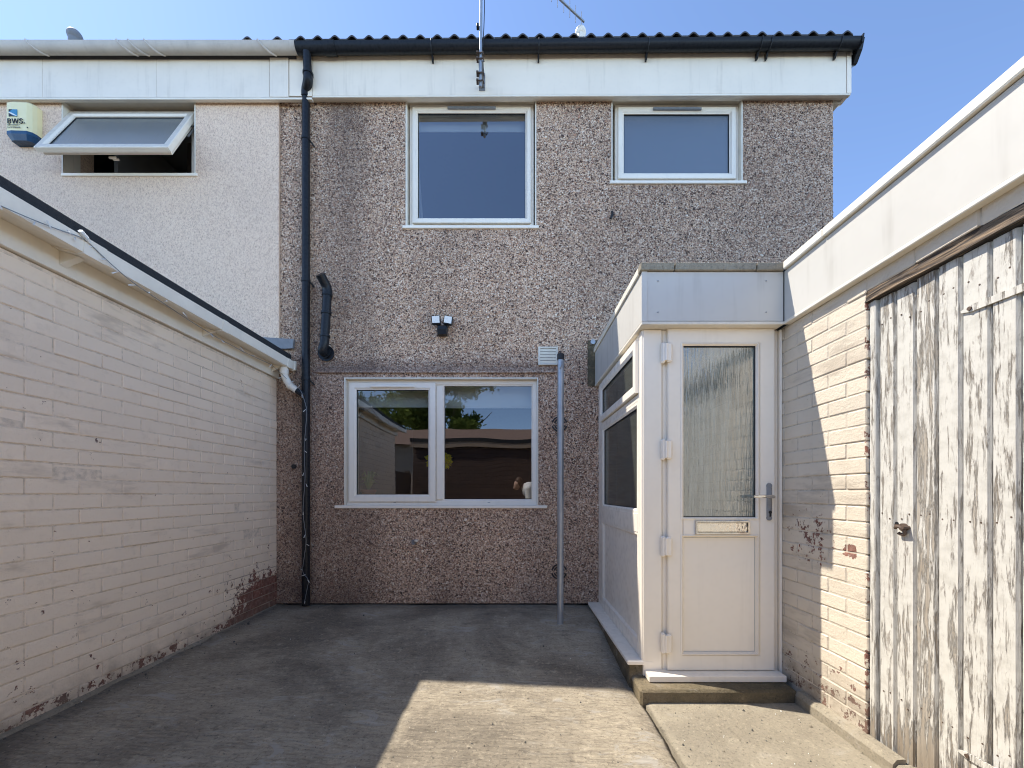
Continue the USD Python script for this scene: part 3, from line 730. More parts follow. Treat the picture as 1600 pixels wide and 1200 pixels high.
# ------------------------------------------------------------------ left garage
LX = -2.215
lg = thing('brick_garage', 'low garage of cream painted brick with white gutter, on the left side', 'garage')
LG0 = .10
part(lg, 'wall', join(box(LX - .20, LX - .0036, LG0, WALL_Y - .004, -.2, 2.11)), 'mortar_left')
CP = .0752
def brick_mesh(yc0, yc1, z, x_face, out, d=.05, jit=.0012, bev=.0032):
    v, f = box(0, d, yc0 - .0022, yc1 + .0022, z - .0018, z + .0675, bev)
    v = np.array(v, float); v += rng.normal(0, jit * .35, v.shape)
    if out > 0: v[:, 0] = x_face - v[:, 0]
    else: v[:, 0] = x_face + v[:, 0]
    v[:, 0] += rng.normal(0, jit)
    c0 = v.mean(0); t1, t2 = rng.normal(0, .006), rng.normal(0, .012); w_ = v - c0
    v = c0 + w_ + np.stack([w_[:, 1] * t1 + w_[:, 2] * t2, 0 * w_[:, 0], w_[:, 1] * rng.normal(0, .004)], 1)
    return v, f
count, rest = 0, []
for cno in range(28):
    z = -.006 + cno * CP; y1 = WALL_Y - .006 - (0 if cno % 2 else .1125)
    if cno % 2 == 0:
        b = brick_mesh(y1 + .010, WALL_Y - .006, z, LX, 1)
        part(lg, 'brick', b, 'painted_brick_left', 30); count += 1
    while y1 > LG0 + .05:
        y0 = max(y1 - .215, LG0)
        b = brick_mesh(y0, y1, z, LX, 1)
        if y1 > 1.66: part(lg, 'brick', b, 'painted_brick_left', 30); count += 1
        else: rest.append(b)
        y1 -= .225
part(lg, 'bricks', join(rest), 'painted_brick_left', 30, kind='stuff')
part(lg, 'mortar_fillet', extrude([(LX - .004, .012), (LX + .010, .004), (LX + .04, -.03), (LX - .004, -.05)], 'y', LG0, WALL_Y - .01) , 'concrete_slab')
gy0, gy1 = LG0 - .1, WALL_Y - .03
lf = part(lg, 'fascia', box(LX - .02, LX + .022, gy0, WALL_Y - .005, 2.115, 2.30, .002), 'gutter_white')
# square-line gutter profile in (x, z)
gp = [(LX + .023, 2.225), (-2.06, 2.188), (-2.042, 2.192), (-2.034, 2.262), (-2.040, 2.266), (-2.047, 2.198), (-2.06, 2.195), (LX + .027, 2.231), (LX + .027, 2.27), (LX + .023, 2.27)]
lgut = part(lg, 'gutter', extrude(gp, 'y', gy0, gy1), 'gutter_white')
def lstrap(y, wd):
    o = [(LX + .0235, 2.218), (-2.062, 2.182), (-2.038, 2.186), (-2.029, 2.263), (-2.0335, 2.263), (-2.0415, 2.1915), (-2.058, 2.1875), (LX + .0235, 2.2245)]
    fin = extrude([(LX + .0235, 2.2175), (-2.10, 2.19), (LX + .05, 2.165), (LX + .0235, 2.150)], 'y', y - wd * .16, y + wd * .16)
    return join(extrude(o, 'y', y - wd / 2, y + wd / 2), fin)
for yy, wd in ((1.93, .10), (2.80, .05), (1.1, .05), (3.60, .04)): part(lgut, 'gutter_bracket', lstrap(yy, wd), 'gutter_white')
part(lgut, 'gutter_end', extrude([(LX + .023, 2.222), (-2.055, 2.182), (-2.03, 2.19), (-2.026, 2.272), (LX + .023, 2.275)], 'y', gy1 + .0005, gy1 + .022), 'gutter_white')
part(lg, 'roof', join(box(-6.5, LX + .06, gy0, WALL_Y - .006, 2.30, 2.318), box(LX + .0605, LX + .140, gy0, WALL_Y - .006, 2.276, 2.338, .006)), 'black_felt')
fl = [(hx(400), hz(528)), (hx(462), hz(532)), (hx(460), hz(546)), (hx(447), hz(547)), (hx(400), hz(541))]
part(lg, 'lead_flashing', extrude(fl, 'y', NY - .014, WALL_Y - .004), 'lead_flashing')
yd = 3.60
e0 = np.array([-2.085, yd, 2.185])
part(lg, 'outlet_elbow', join(tube(bend([e0, e0 + [0, 0, -.075], e0 + [.045, .01, -.16], e0 + [.105, .02, -.20]], .05), .031, 14), cyl(e0 + [0, 0, -.035], 'z', .037, .05, 16), tube([e0 + [.040, .009, -.152], e0 + [.060, .012, -.168]], .036, 14)), 'gutter_white', 40)

# ------------------------------------------------------------------ downpipe of the house
dp = thing('downpipe', 'black plastic rainwater downpipe running from gutter to concrete on the pebbledash', 'downpipe')
DX, DY = hx(477.5, 3.66), 3.665
dtop = np.array([hx(481, 3.60), 3.585, gz(-1.87) - .055])
k1 = np.array([dtop[0], 3.605, hz(126, 3.60)]); k2 = np.array([DX, DY, hz(142, 3.66)])
part(dp, 'upper_pipe', tube([dtop, k1], .036, 18), 'black_plastic', 40)
part(dp, 'offset_bend', join(tube(bend([k1 + [0, 0, .05], k1, k2, k2 + [0, 0, -.06]], .04), .040, 18), tube([k1 + [0, -.001, .075], k1 + [0, -.001, .055]], .045, 18)), 'black_plastic', 40)
part(dp, 'pipe', tube([k2, (DX, DY, .012)], .034, 18), 'black_plastic', 40)
for q in (216, 438, 592):
    zc = hz(q, 3.66)
    cl = part(dp, 'pipe_clip', join(tube([(DX, DY, zc - .016), (DX, DY, zc + .016)], .0385, 18)), 'black_plastic', 40)
    part(cl, 'clip_screw', tube([(DX + .036, DY + .01, zc - .012), (DX + .062, DY + .035, zc - .045)], .007, 6), 'rubber')
be = e0 + [.105, .02, -.20]
part(dp, 'branch_pipe', tube(bend([be + [-.02, -.004, .014], be + [.04, .01, -.03], (DX, DY - .005, be[2] - .05)], .04), .027, 12), 'black_plastic', 40)

# ------------------------------------------------------------------ flue-like waste pipe on the wall
wp = thing('vent_pipe', 'short black plastic vent pipe with elbow and round wall collar, right of the downpipe', 'pipe')
cx, cz = hx(511), hz(553)
part(wp, 'wall_collar', join(cyl((cx, WALL_Y - .012, cz), 'y', .074, .024, 28, .070), cyl((cx, WALL_Y - .03, cz), 'y', .05, .03, 24)), 'black_plastic', 40)
pa_, pb_ = np.array([hx(507, 3.63), 3.63, hz(540, 3.63)]), np.array([hx(511.5, 3.63), 3.63, hz(458, 3.63)])
part(wp, 'pipe', tube(bend([(cx - .004, WALL_Y - .01, cz), (cx - .012, 3.63, cz - .004), pa_ + [0, 0, .02], pb_], .055, 8), .039, 18), 'black_plastic', 50)
part(wp, 'elbow', tube(bend([pb_ - [0, 0, .03], pb_ + [0, 0, .05], pb_ + [-.03, -.075, .13]], .06, 8), .0425, 18), 'black_plastic', 50)
for tq in (.18, .62, .97):
    pc_ = pa_ + (pb_ - pa_) * tq; part(wp, 'joint_ring', tube([pc_ - [0, 0, .010], pc_ + [0, 0, .010]], .0455, 18), 'black_plastic', 40)

# ------------------------------------------------------------------ floodlight, alarm box
fl_ = thing('floodlight', 'small black twin floodlight with motion sensor above the kitchen window', 'floodlight')
fx, fz = hx(692.5), hz(519)
part(fl_, 'sensor', join(box(fx - .046, fx + .046, WALL_Y - .055, WALL_Y - .001, fz - .005, fz + .045, .008), hull([(fx + sx * a, y, fz + z) for sx in (-1, 1) for a, y, z in ((.042, WALL_Y - .08, -.002), (.046, WALL_Y - .01, -.002), (.040, WALL_Y - .07, -.045), (.040, WALL_Y - .01, -.045))])), 'black_plastic')
for s, dx, dz, rot in ((-1, -.055, .085, -.04), (1, .056, .083, .16)):
    c = np.array([fx + dx, WALL_Y - .06, fz + dz])
    tr = lambda m: roty(rotx(m, c, math.radians(8)), c, rot)
    hd = part(fl_, 'lamp_head', tr(box(c[0] - .041, c[0] + .041, c[1] - .012, c[1] + .022, c[2] - .040, c[2] + .040, .006)), 'black_plastic')
    part(hd, 'lens', tr(box(c[0] - .034, c[0] + .034, c[1] - .0145, c[1] - .0123, c[2] - .026, c[2] + .034)), 'lens_white')
    part(fl_, 'arm', tube([(c[0], c[1] + .02, c[2] - .02), (fx + s * .015, WALL_Y - .03, fz + .03)], .010, 8), 'black_plastic')

ab = thing('alarm_box', 'cream burglar alarm box with dark blue base, high on the rendered wall', 'alarm box')
ax, az0, az1 = hx(32, 3.62), hz(218, 3.61), hz(159, 3.61)
hw = .118
plan = [(-hw, 0), (hw, 0), (hw, -.04), (hw - .012, -.066), (hw - .045, -.084), (-.06, -.090), (-hw + .012, -.084), (-hw, -.07)]
pl = [(ax + a, NY - .001 + b) for a, b in plan]
body_z = az0 + .075
part(ab, 'cover', join(extrude(pl, 'z', body_z, az1 - .012), hull([(x_, y_, az1 - .0119) for x_, y_ in pl] + [(ax + a * .93, NY - .001 + b * .9, az1) for a, b in plan])), 'alarm_cream')
part(ab, 'base', hull([(x_, y_, body_z - .0005) for x_, y_ in pl] + [(x_, y_, body_z - .028) for x_, y_ in pl] + [(ax + a * .78, NY - .001 + b * .8, az0) for a, b in plan]), 'alarm_blue')
fy = NY - .0915
tx0 = ax - hw + .018
part(ab, 'lettering', text('BWS.', .043, tx0 + .004, fy + .001, body_z + .062, .004, False, 1.12), 'print_black')
part(ab, 'small_print', join(text('SECURITY', .0125, tx0 + .004, fy + .001, body_z + .043, .003, False, 1.35), text('SYSTEMS', .0125, tx0 + .004, fy + .001, body_z + .020, .003, False, 1.5)), 'print_grey')
ez0, ez1, ex0, ex1 = body_z + .125, body_z + .188, tx0 + .022, tx0 + .095
em = part(ab, 'emblem', box(ex0, ex1, fy - .0016, fy + .003, ez0, ez1), 'print_blue')
a = np.linspace(0, 1, 9)
part(em, 'emblem_swoosh', extrude([(ex0 + q * (ex1 - ex0), ez0 + (ez1 - ez0) * (.62 - .55 * q ** 1.4)) for q in a] + [(ex0 + q * (ex1 - ex0), ez0 + (ez1 - ez0) * (.50 - .50 * q ** .8)) for q in a[::-1]], 'y', fy - .0028, fy - .0017), 'print_white')
part(em, 'emblem_shade', join(extrude([(ex0, ez0), (ex0 + .05, ez0), (ex0, ez0 + .03)], 'y', fy - .0026, fy - .0018), extrude([(ex0, ez1), (ex0 + .032, ez1), (ex0, ez1 - .022)], 'y', fy - .0026, fy - .0018)), 'print_black')
part(ab, 'fixing_screw', cyl((ax + hw - .035, NY - .086, body_z + .03), 'y', .005, .004, 8), 'print_black')

# ------------------------------------------------------------------ aerials and roof cowls
ae = thing('television_aerial', 'grey television aerial on a mast clamped to the white fascia', 'aerial')
mx, my = hx(751.5, 3.515), 3.515
ztop = 6.22; zb_ = hz(136, 3.515)
part(ae, 'mast', tube([(mx - .004, my, zb_), (mx + .004, my, ztop)], .0135, 12), 'steel_galvanised', 40)
br = part(ae, 'bracket', join(box(mx - .028, mx + .028, FY - .006, FY - .0005, 4.735, 4.90, .002), box(mx - .022, mx + .022, my - .012, FY - .006, 4.76, 4.772), box(mx - .022, mx + .022, my - .012, FY - .006, 4.86, 4.872)), 'steel_dull')
for zz in (.04, .11, .235, .285):
    part(ae, 'clamp', join(tube([(mx - .036, my - .016, zb_ + zz), (mx + .02, my - .02, zb_ + zz), (mx + .026, my + .01, zb_ + zz)], .006, 6), box(mx - .04, mx - .02, my - .03, my + .015, zb_ + zz - .006, zb_ + zz + .006)), 'rusty_iron')
part(ae, 'coax_cable', tube(bend([(mx + .016, my, zb_ + .35), (mx + .035, my, zb_ + .7), (mx + .02, my - .01, 5.7), (mx + .018, my, 6.1)], .2), .004, 6), 'rubber')
part(ae, 'cable_junction', box(mx - .04, mx - .018, my - .02, my + .02, hz(44, 3.515), hz(39, 3.515), .004), 'rubber')
zbm = 6.10
b0, b1 = np.array([mx, my + .02, zbm]), np.array([.752, 4.255, zbm])
part(ae, 'boom', tube([b0, b1], .011, 8), 'steel_dull', 40)
L = np.linalg.norm(b1 - b0)
for k in range(15):
    c = b1 + (b0 - b1) * (.03 + .066 * k)
    hh = .085 + .004 * k
    part(ae, 'element', tube([c - [0, 0, hh], c + [0, 0, hh]], .0035, 6), 'steel_dull')
def cowl(name, px, py, Y, label, mat, cap, r):
    t = thing(name, label, 'roof vent', 'soil vent terminals on the roof')
    x_, zt = hx(px, Y), hz(py, Y)
    part(t, 'pipe', tube([(x_, Y, 5.0), (x_, Y, zt - r * .9)], r * .82, 14), mat, 40)
    s = trimesh.creation.icosphere(3, r); vv = np.array(s.vertices) * [1, 1, 1.0] + [x_, Y, zt - r]
    part(t, 'cap', (vv, np.array(s.faces)), cap, True)
cowl('soil_vent', 907, 43, 3.95, 'white domed soil vent behind the black-guttered roof edge', 'gutter_white', 'upvc_cream', .055)
cowl('soil_vent', 117, 47, 3.95, "small blue-grey vent cap behind the neighbour's cream gutter", 'lead_flashing', 'lead_flashing', .06)

# ------------------------------------------------------------------ clothes post
cp = thing('clothes_post', 'galvanised steel clothes-line post with black cap standing in the concrete', 'post')
PY = 3.24; pxb, pxt = hx(875.5, PY), hx(876, PY)
pz1 = hz(553, PY)
part(cp, 'pole', tube([(pxb, PY, yard_z(pxb, PY) - .02), (pxt, PY, pz1 - .04)], .026, 22), 'steel_galvanised', 40)
part(cp, 'cap', tube([(pxt, PY, pz1 - .05), (pxt, PY, pz1 - .004), (pxt, PY, pz1)], [.029, .029, .024], 22), 'rubber', 40)
part(cp, 'cleat', join(tube([(pxt - .01, PY - .03, pz1 - .13), (pxt + .008, PY - .036, pz1 - .10), (pxt + .008, PY - .028, pz1 - .07)], .005, 6), tube([(pxt + .02, PY - .02, pz1 - .07), (pxt + .05, PY - .01, pz1 - .075)], .003, 5)), 'steel_dull')
part(cp, 'concrete_collar', tube([(pxb, PY, yard_z(pxb, PY) - .02), (pxb, PY, yard_z(pxb, PY) + .010)], [.075, .032], 18), 'concrete_yard', 40)

# ------------------------------------------------------------------ porch
PXL, PYF = .785, 2.41          # outside faces of the side and the front
RX = 1.63                      # face of the right-hand garage wall
GZ0, GZ1 = 2.063, 2.355        # fascia
PF = lambda px: hx(px, PYF); PZ = lambda py: hz(py, PYF)
po = thing('porch', 'white plastic lean-to porch with part-glazed door, flat roof and side window', 'porch')
fyf, fxl, fxr = 2.343, .756, 1.595
part(po, 'fascia', box(fxl + .014, fxr - .004, fyf, fyf + .012, GZ0 + .002, GZ1, .001), 'fascia_garage', label='front fascia board')
part(po, 'fascia', box(fxl, fxl + .012, fyf + .001, WALL_Y - .012, GZ0, GZ1, .001), 'fascia_garage', label='side fascia board')
part(po, 'corner_trim', join(box(fxl - .002, fxl + .030, fyf - .003, fyf - .0005, GZ0 - .001, GZ1 + .001)), 'fascia_garage')
for qx in (1028, 1197):
    for qz in (439, 488): part(po, 'fascia_pin', cyl((hx(qx, fyf), fyf - .001, hz(qz, fyf)), 'y', .004, .004, 8), 'steel_dull')
part(po, 'bottom_trim', join(box(fxl + .002, fxr, fyf - .004, PYF + .03, GZ0 - .020, GZ0 - .001, .003), box(fxl - .002, PXL + .03, fyf - .003, WALL_Y - .003, GZ0 - .021, GZ0 - .002, .003)), 'trim_cream')
part(po, 'roof', box(fxl + .03, RX, fyf + .03, WALL_Y - .004, 2.32, 2.385), 'black_felt')
cap = part(po, 'roof_edge_trim', box(fxl - .012, fxl + .03, fyf + .04, WALL_Y - .004, GZ1 + .002, 2.402, .004), 'trim_cream')
for a, b in ((fxl - .012, hx(1054, 2.33)), (hx(1055, 2.33), hx(1182, 2.33)), (hx(1183, 2.33), fxr - .005)):
    part(po, 'roof_edge_trim', box(a, b - .001, fyf - .016, fyf + .038, GZ1 + .002, 2.402, .004), 'concrete_slab')
# posts and front frame
part(po, 'corner_post', box(PXL - .001, PF(1034), PYF - .004, PYF + .07, PZ(1056), GZ0 - .022, .004), 'upvc_cream')
part(po, 'post_bead', box(PXL - .008, PXL + .012, PYF + .004, PYF + .05, .02, GZ0 - .022, .003), 'upvc_white')
fr = part(po, 'door_frame', join(box(PF(1035), PF(1042.5), PYF + .006, PYF + .07, PZ(1056), GZ0 - .022, .003), box(PF(1206), PF(1217), PYF + .010, PYF + .07, PZ(1056), GZ0 - .022, .003), box(PF(1217.5), RX - .001, PYF - .006, PYF + .06, PZ(1058), GZ0 - .022, .004), box(PF(1042.6), PF(1205.9), PYF + .012, PYF + .07, PZ(515), GZ0 - .022)), 'upvc_cream')
dx0, dx1, dz0, dz1 = PF(1041.5), PF(1208.5), PZ(1046), PZ(514)
door = part(po, 'door', ring('y', PYF, dx0, dx1, dz0, dz1, [(0, .04), (0, -.010), (.005, -.016), (.088, -.016), (.10, -.005), (.10, .04)]), 'upvc_cream')
gx0, gx1, gz0, gz1 = PF(1065.5), PF(1179.5), PZ(808), PZ(541)
part(door, 'middle_rail', box(dx0 + .095, dx1 - .095, PYF - .0155, PYF + .038, PZ(836), PZ(810), .003), 'upvc_cream')
part(door, 'glazing_bead', ring('y', PYF, gx0 - .014, gx1 + .014, gz0 - .014, gz1 + .014, [(0, .01), (0, -.019), (.007, -.021), (.014, -.008), (.014, .01)]), 'upvc_cream')
glaze(door, PYF - .004, gx0, gx1, gz0, gz1, 'glass_streaked')
pz0, pz1_ = PZ(1018), PZ(839)
part(door, 'panel', box(gx0 - .008, gx1 + .008, PYF - .001, PYF + .02, pz0 - .008, pz1_ + .008), 'upvc_cream')
part(door, 'panel_bead', ring('y', PYF, gx0 - .014, gx1 + .014, pz0 - .014, pz1_ + .014, [(0, -.001), (0, -.019), (.006, -.021), (.016, -.0015), (.016, -.0012)]), 'upvc_cream')
part(door, 'panel_gasket', ring('y', PYF - .0022, gx0 + .0005, gx1 - .0005, pz0 + .0005, pz1_ - .0005, [(0, 0), (.0035, 0), (.0035, .001), (0, .001)]), 'steel_dull')
for q in (553, 703, 853, 1003):
    zc = PZ(q)
    part(door, 'hinge', join(box(PF(1031), PF(1037.5), PYF - .034, PYF - .004, zc - .062, zc + .062, .008), box(PF(1037.9), PF(1047), PYF - .036, PYF - .016, zc - .058, zc + .058, .008), cyl((PF(1037.5), PYF - .034, zc), 'z', .009, .10, 10)), 'upvc_white')
lx0, lx1, lz0, lz1 = PF(1083.5), PF(1167.5), PZ(834), PZ(813)
lp = part(door, 'letter_plate', ring('y', PYF - .016, lx0, lx1, lz0, lz1, [(0, 0), (0, -.010), (.004, -.015), (.010, -.015), (.012, -.004), (.012, 0)]), 'chrome')
part(lp, 'flap', box(lx0 + .013, lx1 - .013, PYF - .026, PYF - .017, lz0 + .013, lz1 - .013, .004), 'letter_plate')
hcx = PF(1198.5)
hd = part(door, 'handle', join(box(hcx - .0155, hcx + .0155, PYF - .026, PYF - .016, PZ(808), PZ(760), .007), cyl((hcx, PYF - .02, PZ(759)), 'y', .0155, .009, 18), cyl((hcx, PYF - .02, PZ(809)), 'y', .0155, .009, 18)), 'steel_dull')
hz_ = PZ(776)
part(hd, 'lever', tube(bend([(hcx, PYF - .02, hz_), (hcx, PYF - .072, hz_), (hcx - .06, PYF - .076, hz_ + .003), (hcx - .12, PYF - .066, hz_ + .001)], .02), [.011] + [.010] * 12 + [.008], 10), 'chrome', 50)
part(hd, 'keyhole', join(cyl((hcx + .002, PYF - .0275, PZ(800)), 'y', .009, .004, 14), box(hcx - .002, hcx + .006, PYF - .028, PYF - .0262, PZ(807), PZ(801))), 'rubber')
part(po, 'threshold', join(box(PF(1036), PF(1216), PYF - .022, PYF + .05, PZ(1056), PZ(1048), .003)), 'upvc_white')
part(po, 'door_sill', box(hx(1014, 2.33), hx(1229, 2.33), 2.325, PYF + .05, hz(1066, 2.33), hz(1056, 2.33), .004), 'upvc_white')
stp = -.048
m = box(.715, RX - .03, 2.235, 2.60, -.25, stp - .016, .012)
part(po, 'step', m, 'concrete_step')
# side of the porch: opening top light, fixed window, lower panel
sy0, sy1 = PYF + .055, WALL_Y - .003
def sbar(y0, y1, z0, z1, d0=-.004, d1=.06, b=.003): return box(PXL + d0, PXL + d1, y0, y1, z0, z1, b)
part(po, 'side_frame', join(sbar(sy1 - .19, sy1, .031, GZ0 - .022, .006), sbar(PYF + .071, PYF + .09, .031, GZ0 - .022), sbar(PYF + .0905, sy1 - .191, .031, .105), sbar(PYF + .0905, sy1 - .191, .80, .92, -.006), sbar(PYF + .0905, sy1 - .191, 1.625, 1.672), sbar(PYF + .0905, sy1 - .191, 2.0, GZ0 - .022)), 'upvc_white')
sa, sb = PYF + .088, sy1 - .185
PR = lambda w_: [(0, .05), (0, -.006), (.004, -.010), (w_ - .016, -.010), (w_, .004), (w_, .05)]
sw = part(po, 'side_window', ring('x', PXL, sa, sb, .915, 1.63, [(0, .04), (0, -.004), (.022, -.004), (.034, .008), (.034, .04)]), 'upvc_white')
glaze(sw, PXL + .010, sa + .034, sb - .034, .949, 1.596, 'pane_side', 'x')
tw = part(po, 'top_light', ring('x', PXL - .016, sa - .01, sb + .01, 1.676, 2.008, PR(.062)), 'upvc_white')
glaze(tw, PXL - .010, sa + .052, sb - .052, 1.738, 1.946, 'pane_side', 'x')
lpn = part(po, 'side_panel', ring('x', PXL, sa, sb, .10, .806, [(0, .04), (0, -.003), (.02, -.003), (.032, .010), (.032, .04)]), 'upvc_white')
part(lpn, 'panel_sheet', quad('x', PXL + .012, sa + .03, sb - .03, .13, .776), 'upvc_white')
part(po, 'side_sill', box(.69, PXL + .06, 2.405, WALL_Y - .004, .004, .030, .005), 'upvc_white')
part(po, 'dwarf_wall', box(.705, PXL + .08, 2.42, WALL_Y - .004, -.25, .0035), 'concrete_step')
part(po, 'floor', box(PXL + .085, RX - .005, 2.61, WALL_Y - .005, -.2, -.02), 'concrete_step')
part(po, 'inner_wall', box(PXL + .086, RX - .006, WALL_Y - .014, WALL_Y - .008, -.02, 2.3), 'room_grey')
part(po, 'inner_door', box(.95, 1.58, 3.66, 3.694, 0, 2.0, .01), 'room_grey')
# ------------------------------------------------------------------ right garage
rg = thing('brick_garage', 'flat-roofed garage of cream painted brick with a peeling plank door, on the right side', 'garage')
RB0 = 1.838
part(rg, 'wall', join(box(RX + .0036, RX + .20, RB0 + .004, 3.70, -.2, 2.053), box(RX + .0036, RX + .2, -3.0, RB0 + .003, 1.985, 2.053), box(RX + .0036, RX + .2, -3.0, -.36, -.2, 1.984)), 'mortar_right')
for cno in range(28):
    z = -.065 + cno * .0756; y0 = RB0; first = .1025 if cno % 2 else .215
    if z > 2.0: continue
    k = 0
    while y0 < 3.6:
        ln = first if k == 0 else .215
        ya, yb_ = y0 + (rng.uniform(-.006, .004) if k == 0 else 0), min(y0 + ln, 3.69)
        if ya < 2.46 or k < 0:
            part(rg, 'brick', brick_mesh(ya, yb_, z, RX, -1, bev=.0036), 'painted_brick_right', 30)
        y0 += ln + .010; k += 1
rest = []
for cno in range(28):
    z = -.065 + cno * .0756; y0 = 2.463 + (.1125 if cno % 2 else .03)
    while y0 < 3.6: rest.append(brick_mesh(y0, min(y0 + .215, 3.69), z, RX, -1)); y0 += .225
part(rg, 'bricks', join(rest), 'painted_brick_right', 30, kind='stuff')
# the course over the beam
y0 = RB0 + .22
while y0 > -2.9:
    part(rg, 'brick', brick_mesh(y0 - .215, y0, 1.984, RX, -1, bev=.0036), 'painted_brick_right', 30) if y0 > .9 else part(rg, 'lintel_brick', brick_mesh(y0 - .215, y0, 1.984, RX, -1), 'painted_brick_right')
    y0 -= .225
beam = sheet(-.36, RB0 + .0, 0, .05, .02, lambda a, b: 0 * a)
yy = np.linspace(-.36, RB0 + .003, 110); prof = np.array([(0, 1.930), (0, 1.945), (.0, 1.958), (0, 1.970), (0, 1.9815), (.08, 1.9815), (.08, 1.930)])
bv = []
for i, yv in enumerate(yy):
    for j, (dxx, zz) in enumerate(prof):
        nz = meshkit.fbm(np.array([[yv * 3.0, zz * 160, 1.0]]), 4, 3)[0] - .5
        bv.append((RX + .004 + dxx + (nz * .032 if j < 5 else 0), yv, zz + (nz * .010 if 0 < j < 4 else 0)))
npf = len(prof); bf = []
for i in range(len(yy) - 1):
    for j in range(npf):
        k = (j + 1) % npf
        bf += [(i * npf + j, i * npf + k, (i + 1) * npf + k), (i * npf + j, (i + 1) * npf + k, (i + 1) * npf + j)]
part(rg, 'lintel_beam', (np.array(bv), np.array(bf)), 'split_beam')
part(rg, 'fascia', box(fxr, fxr + .012, -3.1, fyf - .002, GZ0, GZ1, .001), 'fascia_garage')
part(rg, 'bottom_trim', box(fxr - .004, RX + .003, -3.1, fyf + .003, GZ0 - .019, GZ0 - .001, .003), 'trim_cream')
for a, b in ((2.03, fyf - .018), (-.02, 2.028), (-3.1, -.022)):
    part(rg, 'roof_edge_trim', box(fxr - .020, fxr + .03, a, b, GZ1 + .004, 2.404, .005), 'trim_cream')
part(rg, 'roof', box(fxr + .0305, 5.6, -3.1, WALL_Y - .004, 2.33, 2.388), 'black_felt')
part(rg, 'roof_end', box(RX + .01, 5.6, fyf + .02, fyf + .03, 2.0, 2.32), 'black_felt')
part(rg, 'plinth', extrude([(RX - .045, -.25), (RX - .045, -.088), (RX - .028, -.068), (RX + .01, -.066), (RX + .01, -.25)], 'y', 1.66, 2.24), 'concrete_slab')
part(rg, 'plinth', extrude([(RX - .040, -.25), (RX - .040, -.10), (RX - .025, -.085), (RX + .06, -.085), (RX + .06, -.25)], 'y', -.40, 1.655), 'concrete_slab', label='concrete sill under the plank door')
# plank door
DX_ = 1.655
part(rg, 'door_post', box(RX + .012, RX + .09, 1.803, RB0 - .004, -.10, 1.929, .004), 'peeling_paint')
pdz0, pdz1 = -.088, 1.926
pd = part(rg, 'plank_door', box(DX_ + .020, DX_ + .045, -.30, 1.799, pdz0 + .05, pdz1 - .03), 'dark_gap')
edges = [1.800, 1.721, 1.636, 1.551, 1.468, 1.377, 1.298]
while edges[-1] > -.25: edges.append(edges[-1] - rng.uniform(.079, .089))
for a, b in zip(edges[1:], edges[:-1]):
    bv_ = .006
    outl = [(DX_ + .018, a + .003), (DX_ + .009, a + .003), (DX_ - .001, a + .003 + bv_), (DX_ - .001 + rng.uniform(-.001, .001), (a + b) / 2), (DX_ - .001, b - .003 - bv_), (DX_ + .009, b - .003), (DX_ + .018, b - .003)]
    v, f = extrude(outl, 'z', pdz0 + rng.uniform(-.006, .012), pdz1 + rng.uniform(-.005, .001))
    part(pd, 'plank', (v + [rng.uniform(-.0015, .0015), 0, 0], f), 'peeling_paint')
nl = []
for a, b in zip(edges[1:], edges[:-1]):
    for zn_ in (.16, .95, 1.80):
        for f_ in (.3, .72): nl.append(cyl((DX_ - .0014, a + (b - a) * (f_ + rng.uniform(-.06, .06)), zn_ + rng.uniform(-.02, .02)), 'x', .0032, .003, 8))
part(pd, 'nails', join(nl), 'rusty_iron', kind='stuff')
def strap(zc, tip):
    yb2 = -.22
    return hull([(DX_ + dx, y, zc + z) for dx in (-.0025, -.009) for y, z in ((tip, -.004), (tip, .004), (tip - .03, -.012), (tip - .03, .012), (yb2, -.022), (yb2, .022))])
for zc, tip in ((1.715, 1.462), (.095, 1.47)):
    hg = part(pd, 'strap_hinge', strap(zc, tip), 'peeling_paint')
    for k in range(4): part(hg, 'hinge_bolt', cyl((DX_ - .0115, tip - .03 - .28 * k, zc), 'x', .007, .005, 10), 'rusty_iron', 40)
ky, kz = 1.676, .902
kn = part(pd, 'latch_ring', join(cyl((DX_ - .006, ky + .004, kz + .002), 'x', .017, .010, 16), tube([(DX_ - .02 - .010 * math.sin(t), ky + .004 + .019 * math.cos(t), kz - .012 + .017 * math.sin(t)) for t in np.linspace(.6, 5.6, 16)], .0065, 8), cyl((DX_ - .016, ky - .014, kz + .002), 'x', .008, .03, 10)), 'rusty_iron', 40)
part(pd, 'keyhole', cyl((DX_ - .0015, 1.713, .917), 'x', .008, .004, 10), 'rubber')
part(pd, 'latch_plate', box(DX_ - .004, DX_ - .0005, 1.690, 1.722, .905, .915), 'rusty_iron')

# ------------------------------------------------------------------ string of small lights
fs = thing('string_lights', 'thin clear string of fairy lights along the left gutter and down the pipe', 'string lights')
GXs = -2.028
def gpt(px, py): # point on the front of the left gutter
    Yd = GXs * FPX / (px - 803); return (GXs, Yd, hz(py, Yd))
way = [gpt(2, 322), gpt(55, 345), gpt(100, 362), gpt(132, 372), gpt(165, 405), gpt(205, 440), gpt(238, 462), gpt(290, 497), gpt(340, 528), gpt(385, 552), gpt(425, 570)]
way2 = [way[-1], (hx(450, 3.62), 3.60, hz(592, 3.6)), (hx(470, 3.6), 3.60, hz(608, 3.6)), (hx(480, 3.6), 3.60, hz(640, 3.6)), (hx(474, 3.6), 3.61, hz(700, 3.61)), (hx(476, 3.6), 3.61, hz(745, 3.61)), (hx(472, 3.6), 3.61, hz(800, 3.61)), (hx(478, 3.6), 3.61, hz(845, 3.61)), (hx(470, 3.6), 3.62, hz(895, 3.62)), (hx(482, 3.6), 3.61, hz(905, 3.61)), (hx(475, 3.6), 3.61, hz(940, 3.61))]
